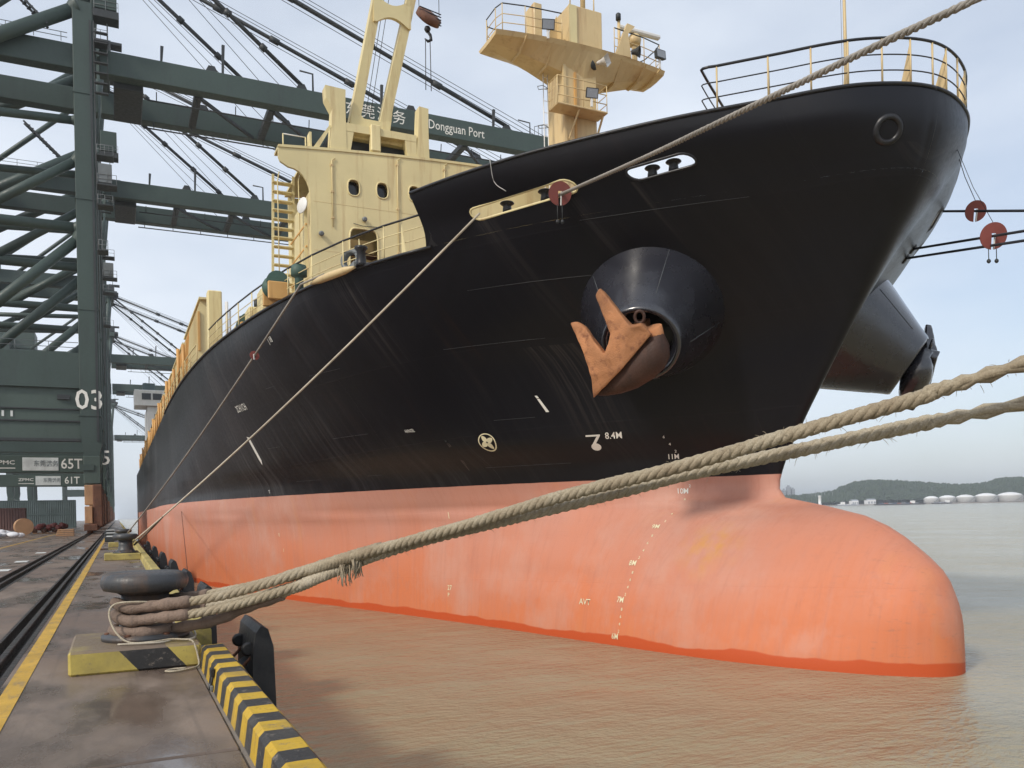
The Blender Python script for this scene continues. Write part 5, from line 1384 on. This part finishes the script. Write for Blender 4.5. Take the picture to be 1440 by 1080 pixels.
    if boom:
        for k, y in enumerate((GY[0]+.8, GY[1]+.8)):
            for xe in (21.5, 49.4):
                a, b = Vector((AP[0], y, AP[1])), Vector((xe, y, 56.8)); st = MB().tube(a, b, .26, 8).build('forestay', DK, cr)
                for t in (.28, .42, .62, .8): MB().tube(a.lerp(b, t-.012), a.lerp(b, t+.012), .42, 8).build('stay_joint', DK, st)
            for j in range(5):
                MB().tube((AP[0]+.5, y+.8-j*.25-(.3 if k else 0), AP[1]-.6+.25*j), (50.8+j*1.1, y+.9-j*.3, 56.2), .045, 4).build('hoist_rope', M['steel_rope'], cr)
            for j in range(3):
                MB().tube((AP[0]+.5, y+.5-j*.4, AP[1]-1.2), (17+j*2.2, y+.5-j*.3, 56.1), .04, 4).build('hoist_rope', M['steel_rope'], cr)
    # trolley and cabin between the girders, cross bracing
        MB().bbox((.5, Y0+3.4, 52.7), (3.6, Y0+12.0, 53.7), .1).build('trolley', DK, cr)
        for x in (9.5, 18, 26.5, 35, 43.5, 52):
            MB().beam((x, Y0+3.3, 53.6), (x, Y0+12.0, 53.6), .8, .7).build('boom_tie', DK, cr)
            MB().beam((x, Y0+3.3, 53.4), (x+7.5, Y0+12.0, 53.4), .35, .35).build('boom_diagonal', DK, cr)
    # lift shaft, landings and cabinets on the waterside leg
    if near:
        xr = XW+.95
        for z, w_, h_ in ((58.6, 2.6, 2.4), (55.9, 1.5, .8), (43.4, 1.8, .5), (40.2, 2.1, .6), (38.0, 1.7, .4), (33.0, 1.1, .5)):
            lan = MB().bbox((xr+.05, Y0-.2, z), (xr+w_, Y0+1.6, z+h_*.35), .03).build('landing', DK, cr)
            for h in (.5, 1.0): MB().pipe([(xr+.1, Y0-.15, z+h_*.35+h), (xr+w_-.05, Y0-.15, z+h_*.35+h), (xr+w_-.05, Y0+1.5, z+h_*.35+h)], .03, 5).build('landing_rail', M['vent_grey'], lan)
            for x in (xr+.15, xr+w_*.5, xr+w_-.06): MB().tube((x, Y0-.15, z), (x, Y0-.15, z+h_*.35+1), .03, 5).build('landing_post', M['vent_grey'], lan)
        MB().bbox((xr+.2, Y0-.1, 40.5), (xr+1.6, Y0+1.2, 42.6), .05).build('cabinet', M['vent_grey'], cr)
        MB().bbox((xr+.15, Y0-.1, 59.6), (xr+2.4, Y0+1.3, 62.6), .05).build('lift_house', G, cr)
        for i in range(7): MB().beam((xr+.05, Y0-.1, 50.2+i*1.1), (xr+1.4, Y0-.1, 50.2+i*1.1), .5, .12).build('stair_flight', DK, cr)
        MB().tube((xr+.08, Y0-.1, 24), (xr+.08, Y0-.1, 58), .06, 5).build('conduit', DK, cr)
        MB().tube((xr+1.4, Y0-.1, 50), (xr+1.4, Y0-.1, 58), .05, 5).build('conduit', DK, cr)
        # stairs and rails on the landside girder
        for i in range(12):
            MB().beam((-6.0-i*.42, Y0+.4, 57.3+i*.42), (-6.4-i*.42, Y0+1.4, 57.3+i*.42), .3, .06).build('stair_tread', DK, cr)
        for dy in (.4, 1.4): MB().beam((-5.8, Y0+dy, 57.0), (-11.4, Y0+dy, 62.4), .08, .25).build('stair_stringer', DK, cr)
        for h in (.5, 1.0): MB().tube((-30, Y0+1.6, 56+h), (-4, Y0+1.6, 56+h), .04, 5).build('handrail', M['vent_grey'], cr)
        for i in range(10): MB().tube((-28+i*2.6, Y0+1.6, 56), (-28+i*2.6, Y0+1.6, 57), .035, 5).build('handrail_post', M['vent_grey'], cr)
    MB().bbox((-36, Y0+2, 56.2), (-22, Y0+13, 62), .1).build('machinery_house', GG, cr)
    return cr
gantry(101.0, 'nearest grey quay crane, its leg numbered 03', '03', True, None, True)
gantry(140.0, 'second quay crane, with 65T on its green tie beam', '05', True, '65T')
gantry(199.0, 'third quay crane, with 61T on its green tie beam', None, False, '61T', near=False)
gantry(291.0, 'fourth quay crane, its boom level with the top of the tall post', None, True, None, near=False)
gantry(355.0, 'fifth quay crane, its boom just under the fourth crane boom', None, True, None, near=False)
gantry(574.0, 'farthest quay crane, small green boom low behind the white bridge', None, True, None, near=False)

# ------------------------------------------------------------------ yard clutter
def container(x, y, z, L_, mat, label, W_=2.44, H_=2.6, rot=0):
    o = thing('shipping_container', label, 'container', (x, y, z), 'containers in the yard')
    n = int(L_/.3); pts = []
    for i in range(n):
        x0 = -L_/2+.1+i*(L_-.2)/n; s = (L_-.2)/n
        pts += [(x0, 0), (x0+s*.25, 0), (x0+s*.5, .04), (x0+s*.75, .04)]
    pts.append((L_/2-.1, 0))
    for yy, sg in ((0, 1), (W_, -1)):
        V = [(px, yy+sg*(py+.03), .12) for px, py in pts]+[(px, yy+sg*(py+.03), H_-.1) for px, py in pts]; m = len(pts)
        MB().add(V, [(i, i+1, m+i+1, m+i) for i in range(m-1)]).build('side_panel', mat, o)
    MB().box((-L_/2+.02, .05, H_-.1), (L_/2-.02, W_-.05, H_-.03)).build('roof', mat, o)
    MB().box((-L_/2+.02, .05, .05), (L_/2-.02, W_-.05, .15)).build('floor', mat, o)
    for sx in (-1, 1):
        MB().box((sx*L_/2-.06-.0, .06, .15), (sx*L_/2+.0, W_-.06, H_-.1)).build('end_panel', mat, o)
        for yy in (.06, W_-.06): MB().box((sx*L_/2-.08, yy-.07, .0), (sx*L_/2+.08, yy+.07, H_)).build('corner_post', mat, o)
    for yy in (.06, W_-.06):
        for zz in (.0, H_-.12): MB().box((-L_/2, yy-.06, zz), (L_/2, yy+.06, zz+.12)).build('rail_beam', mat, o)
    return o
container(-15.6, 118, QZ+.35, 6.06, M['box_blue'], 'blue shipping container beside the brown one in the yard')
container(-11.9, 116, QZ+.35, 3.4, M['box_brown'], 'brown shipping box with pale roof edge in front of the blue one', 2.4, 2.75)
container(-26, 175, QZ, 12.2, M['box_grey'], 'long grey green container, left end of the far stack')
container(-13.2, 175, QZ, 12.2, M['box_grey'], 'long grey green container at the right end of the far stack')
container(-26, 175, QZ+2.6, 12.2, M['box_grey'], 'long grey green container, upper left of the far stack')
container(-13.2, 175, QZ+2.6, 12.2, M['box_grey'], 'long grey green container, upper right of the far stack')
# heap of white bags
random.seed(3)
heap = thing('bag_heap', 'low heap of white bags on the quay under the crane beam', 'bags', (-10.6, 88, QZ))
for i in range(26):
    px = random.gauss(-.6, 1.5); py = random.uniform(-2, 2); pz = max(0, .75-abs(px)*.3)*random.uniform(.2, 1)
    pr = [(.05, -.24), (.34, -.2), (.46, -.05), (.44, .1), (.25, .22), (.04, .24)]
    b_ = MB().lathe([(r*random.uniform(.9, 1.3), z*.9) for r, z in pr], 10, (px, py, pz+.22), (random.uniform(-.3, .3), random.uniform(-.3, .3), 1)).build('bag', M['sack_white'], heap)
o = thing('drum', 'yellowish cable drum standing behind the bag heap', 'cable drum', (-9.2, 104, QZ))
MB().lathe([(.9, -.45), (.9, -.35), (.4, -.33), (.4, .33), (.9, .35), (.9, .45)], 24, (0, 0, .9), (.3, -1, 0)).build('reel', M['tan_panel'], o)
MB().lathe([(.62, -.3), (.62, .3)], 20, (0, 0, .9), (.3, -1, 0)).build('cable', M['rubber'], o)
o = thing('gear_pile', 'rusty red lashing gear piled on pallets by the crane bogie', 'gear', (-7.2, 110, QZ))
for i in range(5): MB().bbox((-1.6+i*.6, -.5, 0), (-1.1+i*.6, .6, .12), .02).build('pallet', M['tan_panel'], o)
for i in range(9): MB().lathe([(.12, -.5), (.28, -.45), (.28, .45), (.12, .5)], 10, (-1.5+.38*i, random.uniform(-.3, .3), .4+.25*(i % 3)), (random.uniform(-1, 1), 1, random.uniform(-.4, .4))).build('roll', M['guard_red'] if i % 3 else M['rust'], o)
o = thing('pallet_stack', 'tan pallets stacked beside the foot of crane 03', 'pallets', (-4.6, 92, QZ))
for i in range(4): MB().bbox((-.8+.05*i, -.6, i*.17), (.75, .6, i*.17+.13), .02).build('pallet', M['tan_panel'], o)
# gangway plates and steel piled on the quay beyond the second bollard
for i, (y, x0, x1) in enumerate(((62, -.8, .5), (70, -.9, .4), (80, -1.0, .6))):
    o = MB().bbox((x0, y, QZ+.02), (x1, y+3.2, QZ+.35+.1*i), .03).build('steel_plate', M['crane_dark'])
    tag(o, ['dark steel plate stack, closest beyond the second bollard', 'dark steel plate stack in the middle of three by the quay edge', 'dark steel plate stack, farthest of three by the quay edge'][i], 'steel plates', 'plate stacks on the quay')
    MB().bbox((x0+.1, y+.2, QZ+.36+.1*i), (x1-.2, y+2.5, QZ+.40+.1*i), .01).build('top_plate', M['board_white'], o)

# ------------------------------------------------------------------ far shore across the water
fw = Vector((math.sin(YAW), math.cos(YAW), 0)); rt = Vector((math.cos(YAW), -math.sin(YAW), 0))
def far(px, d, z=0.0):
    return fw*d+rt*((px-720)/1170*d)+Vector((0, 0, z))
forest, t, b = new_mat('forest'); n1 = mapped_noise(t, .06, (1, 1, 1), 6, .7); n2 = mapped_noise(t, .25, (1, 1, 1), 4, .6)
t.links.new(mix(t, ramp(t, n2, [(.4, 0), (.65, .6)]), ramp(t, n1, [(.35, (.022, .040, .022)), (.65, (.050, .075, .035))]), (.014, .026, .016)), b.inputs['Base Color']); b.inputs['Roughness'].default_value = .95
prof = [(1000, 14), (1060, 16), (1100, 17), (1130, 19), (1150, 22), (1172, 26), (1186, 36), (1200, 43), (1225, 47), (1260, 45), (1300, 40), (1330, 36), (1350, 34), (1385, 36), (1402, 44), (1425, 47), (1460, 46), (1500, 40), (1560, 30), (1620, 20)]
def ph(px):
    for (a, ha), (b_, hb_) in zip(prof, prof[1:]):
        if a <= px <= b_: return ha+(hb_-ha)*(px-a)/(b_-a)
    return 15
random.seed(11)
hm_ = MB(); NX, NY = 420, 18; V = []
for i in range(NX+1):
    px = 1000+620*i/NX; h = ph(px)*.86
    for j in range(NY+1):
        tt = j/NY; d = 1560+420*tt
        zz = h*1.15*math.sin(math.pi*min(1, tt*1.25+.04))**.8 if tt*1.25+.04 < 1 else 0
        zz += (random.uniform(-2.2, 3.8)*(1.6 if random.random() < .12 else 1) if 0 < j < NY else 0)+.8
        V.append(far(px, d, zz))
hm_.add(V, [(i*(NY+1)+j, i*(NY+1)+j+1, (i+1)*(NY+1)+j+1, (i+1)*(NY+1)+j) for i in range(NX) for j in range(NY)]); o = hm_.build('hills', forest); o['kind'] = 'structure'
# tree crowns over the slopes: too many and too small to count
random.seed(17); fm = MB()
for k in range(5200):
    px = random.uniform(1075, 1560); tt = random.uniform(0, .48); d = 1560+420*tt; h = ph(px)*.86
    zz = h*1.15*math.sin(math.pi*min(1, tt*1.25+.04))**.8+.5; r = random.uniform(2.2, 5.2); c = far(px, d, zz+r*.25)
    P_ = [c+Vector((random.uniform(.7, 1.2)*r*math.cos(a), random.uniform(.7, 1.2)*r*math.sin(a), random.uniform(-.2, .2)*r)) for a in [q*math.pi/2.5 for q in range(5)]]
    P_ += [c+Vector((random.uniform(-.3, .3)*r, random.uniform(-.3, .3)*r, r*random.uniform(.8, 1.3)))]
    fm.add(P_, [(i, (i+1) % 5, 5) for i in range(5)])
o = fm.build('forest', forest); o['kind'] = 'stuff'; o['label'] = 'hazy dark green woodland on the hills across the river'
V = []
for i in range(41):
    px = 900+760*i/40; V += [far(px, 1478+random.uniform(-6, 6), -.3), far(px, 1490, 1.6), far(px, 1600, 2.2)]
o = MB().add(V, [(i*3+k, i*3+k+1, i*3+k+4, i*3+k+3) for i in range(40) for k in range(2)]).build('shore_ground', M['concrete']); o['kind'] = 'structure'
# storage tanks
for i, (a, b_, zt) in enumerate(((1300, 1319.5, 13), (1321, 1343.5, 14), (1345, 1370, 14.5), (1372, 1401, 16.5), (1403.5, 1437, 17.5))):
    d = 1510; c = far((a+b_)/2, d, 1.8); r = (b_-a)/2/1170*d
    o = thing('storage_tank', ['smallest white domed storage tank, leftmost of the five on the far shore', 'white domed storage tank, second from the left on the far shore', 'white domed storage tank, middle of the five on the far shore', 'white domed storage tank, fourth from the left on the far shore', 'largest white domed storage tank, at the right end of the far shore'][i], 'tank', c, 'storage tanks on the far shore')
    MB().lathe([(r, 0), (r, zt*.62), (r*1.01, zt*.63)], 32).build('shell', M['tank_white'], o)
    MB().lathe([(r*1.0, zt*.63), (r*.8, zt*.78), (r*.5, zt*.9), (r*.2, zt*.96), (.1, zt*.97)], 32).build('dome', M['tank_white'], o)
    MB().pipe([(r*math.cos(a_)*1.02, r*math.sin(a_)*1.02, 1+zt*.6*k/8) for k, a_ in enumerate([-2.2+.12*q for q in range(9)])], .25, 4).build('stair', M['vent_grey'], o)
for i, (px, w_, h_, lab) in enumerate(((1203, 9, 9, 'low white shed with grey roof, left of the pair on the far shore'), (1226, 12, 10, 'low white shed with grey roof, right of the pair on the far shore'))):
    c = far(px, 1500, 1.8); o = thing('warehouse', lab, 'building', c, 'sheds on the far shore', -YAW)
    w2 = w_/1170*1500
    MB().box((-w2/2, 0, 0), (w2/2, 14, h_*.75)).build('wall', M['tank_white'], o)
    MB().prism([(-w2/2-.4, 0, h_*.75), (w2/2+.4, 0, h_*.75), (w2/2+.4, 7, h_), (-w2/2-.4, 7, h_)], (0, .4, .1)).build('roof', M['far_building'], o)
    for k in range(3): MB().box((-w2/2+1+k*w2/3, -.1, 1), (-w2/2+w2/3-.6+k*w2/3, -.02, h_*.5)).build('door', M['far_building'], o)
c = far(1153, 1420, 1.5); o = thing('lighthouse', 'slim white harbour tower at the water edge across the river', 'tower', c)
MB().lathe([(3.2, 0), (3.2, 2), (2.4, 2.4), (2.3, 15), (2.9, 15.4), (2.9, 16.6), (1.0, 17.0)], 18).build('shaft', M['tank_white'], o)
MB().lathe([(10, -2), (10, .2), (9.6, .3)], 20).build('base', M['concrete'], o)
for i, (px, w_, z_, lab) in enumerate(((1104, 4.5, 34, 'hazy tower block, leftmost beyond the bow'), (1110.5, 5, 41, 'tallest hazy tower block beyond the bow'), (1116.5, 4, 36, 'hazy tower block, rightmost beyond the bow'))):
    c = far(px, 1750, 1); w2 = w_/1170*1750; o = thing('tower_block', lab, 'building', c, 'tower blocks beyond the bow', -YAW)
    MB().box((-w2/2, 0, 0), (w2/2, 12, z_)).build('wall', M['far_building'], o)
    for k in range(9): MB().box((-w2/2-.1, -.15, 3+k*z_/10), (w2/2+.1, -.01, 3.9+k*z_/10)).build('balcony_band', M['board_grey'], o)
    MB().box((-w2/4, 3, z_), (w2/4, 8, z_+3)).build('roof_house', M['far_building'], o)
# masts over the trees
for i, px in enumerate((1138, 1142, 1147, 1151, 1156, 1160, 1166, 1171)):
    c = far(px, 1620, 3); o = MB().pipe([c, c+Vector((0, 0, 22+3*(i % 3)))], [.55, .25], 5).build('light_mast', M['far_building'])
    tag(o, '%s pale mast from the left in the row above the trees across the river' % ('first', 'second', 'third', 'fourth', 'fifth', 'sixth', 'seventh', 'eighth')[i], 'mast', 'masts above the far trees')
# boats
def boat(px, d, L_, lab, hull_m, deck_m, cab):
    c = far(px, d, 0); o = thing('river_boat', lab, 'boat', c, 'boats across the river', -YAW)
    k = L_/2; prof_ = [(-k, 2.2), (-k*.96, .0-.4), (k*.9, -.4), (k, 2.6), (k*.93, 2.2)]
    MB().prism([(x, -3, z) for x, z in prof_], (0, 6, 0)).build('hull', hull_m, o, fix=True)
    n = max(2, int(L_/9))
    for i in range(n): MB().bbox((-k*.8+i*L_*.8/n*.95, -2.2, 2.2), (-k*.8+(i+.85)*L_*.8/n*.95, 2.2, 3.2+.4*(i % 2)), .1).build('cargo', deck_m[i % len(deck_m)], o)
    MB().bbox((cab-3, -2.4, 2.2), (cab+3, 2.4, 6.5), .2).build('wheelhouse', M['tank_white'], o)
    MB().tube((cab, 0, 6.5), (cab, 0, 10), .15, 5).build('mast', M['far_building'], o)
boat(1266, 1330, 82, 'long dark barge with red deck cargo in front of the tanks', M['boat_hull'], [M['box_blue'], M['boat_red'], M['far_building']], 20)
boat(1112, 1250, 20, 'small workboat close to the ship stem on the far water', M['boat_hull'], [M['far_building']], 3)
boat(1192, 1400, 40, 'pale low boat moored below the hill', M['far_building'], [M['tank_white'], M['far_building']], -8)
boat(1325, 1420, 34, 'dark low boat beside the barge, under the white tanks', M['boat_hull'], [M['far_building']], 9)

# ------------------------------------------------------------------ air
hz_ = bpy.data.materials.new('haze'); hz_.use_nodes = True; t = hz_.node_tree; t.nodes.clear()
pv = t.nodes.new('ShaderNodeVolumePrincipled'); pv.inputs['Color'].default_value = (.90, .95, 1, 1); pv.inputs['Density'].default_value = .00021; pv.inputs['Anisotropy'].default_value = .2
out = t.nodes.new('ShaderNodeOutputMaterial'); t.links.new(pv.outputs[0], out.inputs['Volume'])
o = MB().box((-700, -2600, -6), (6100, 7100, 96)).build('haze', hz_); o['kind'] = 'stuff'; o['label'] = 'thin pale haze over the harbour'
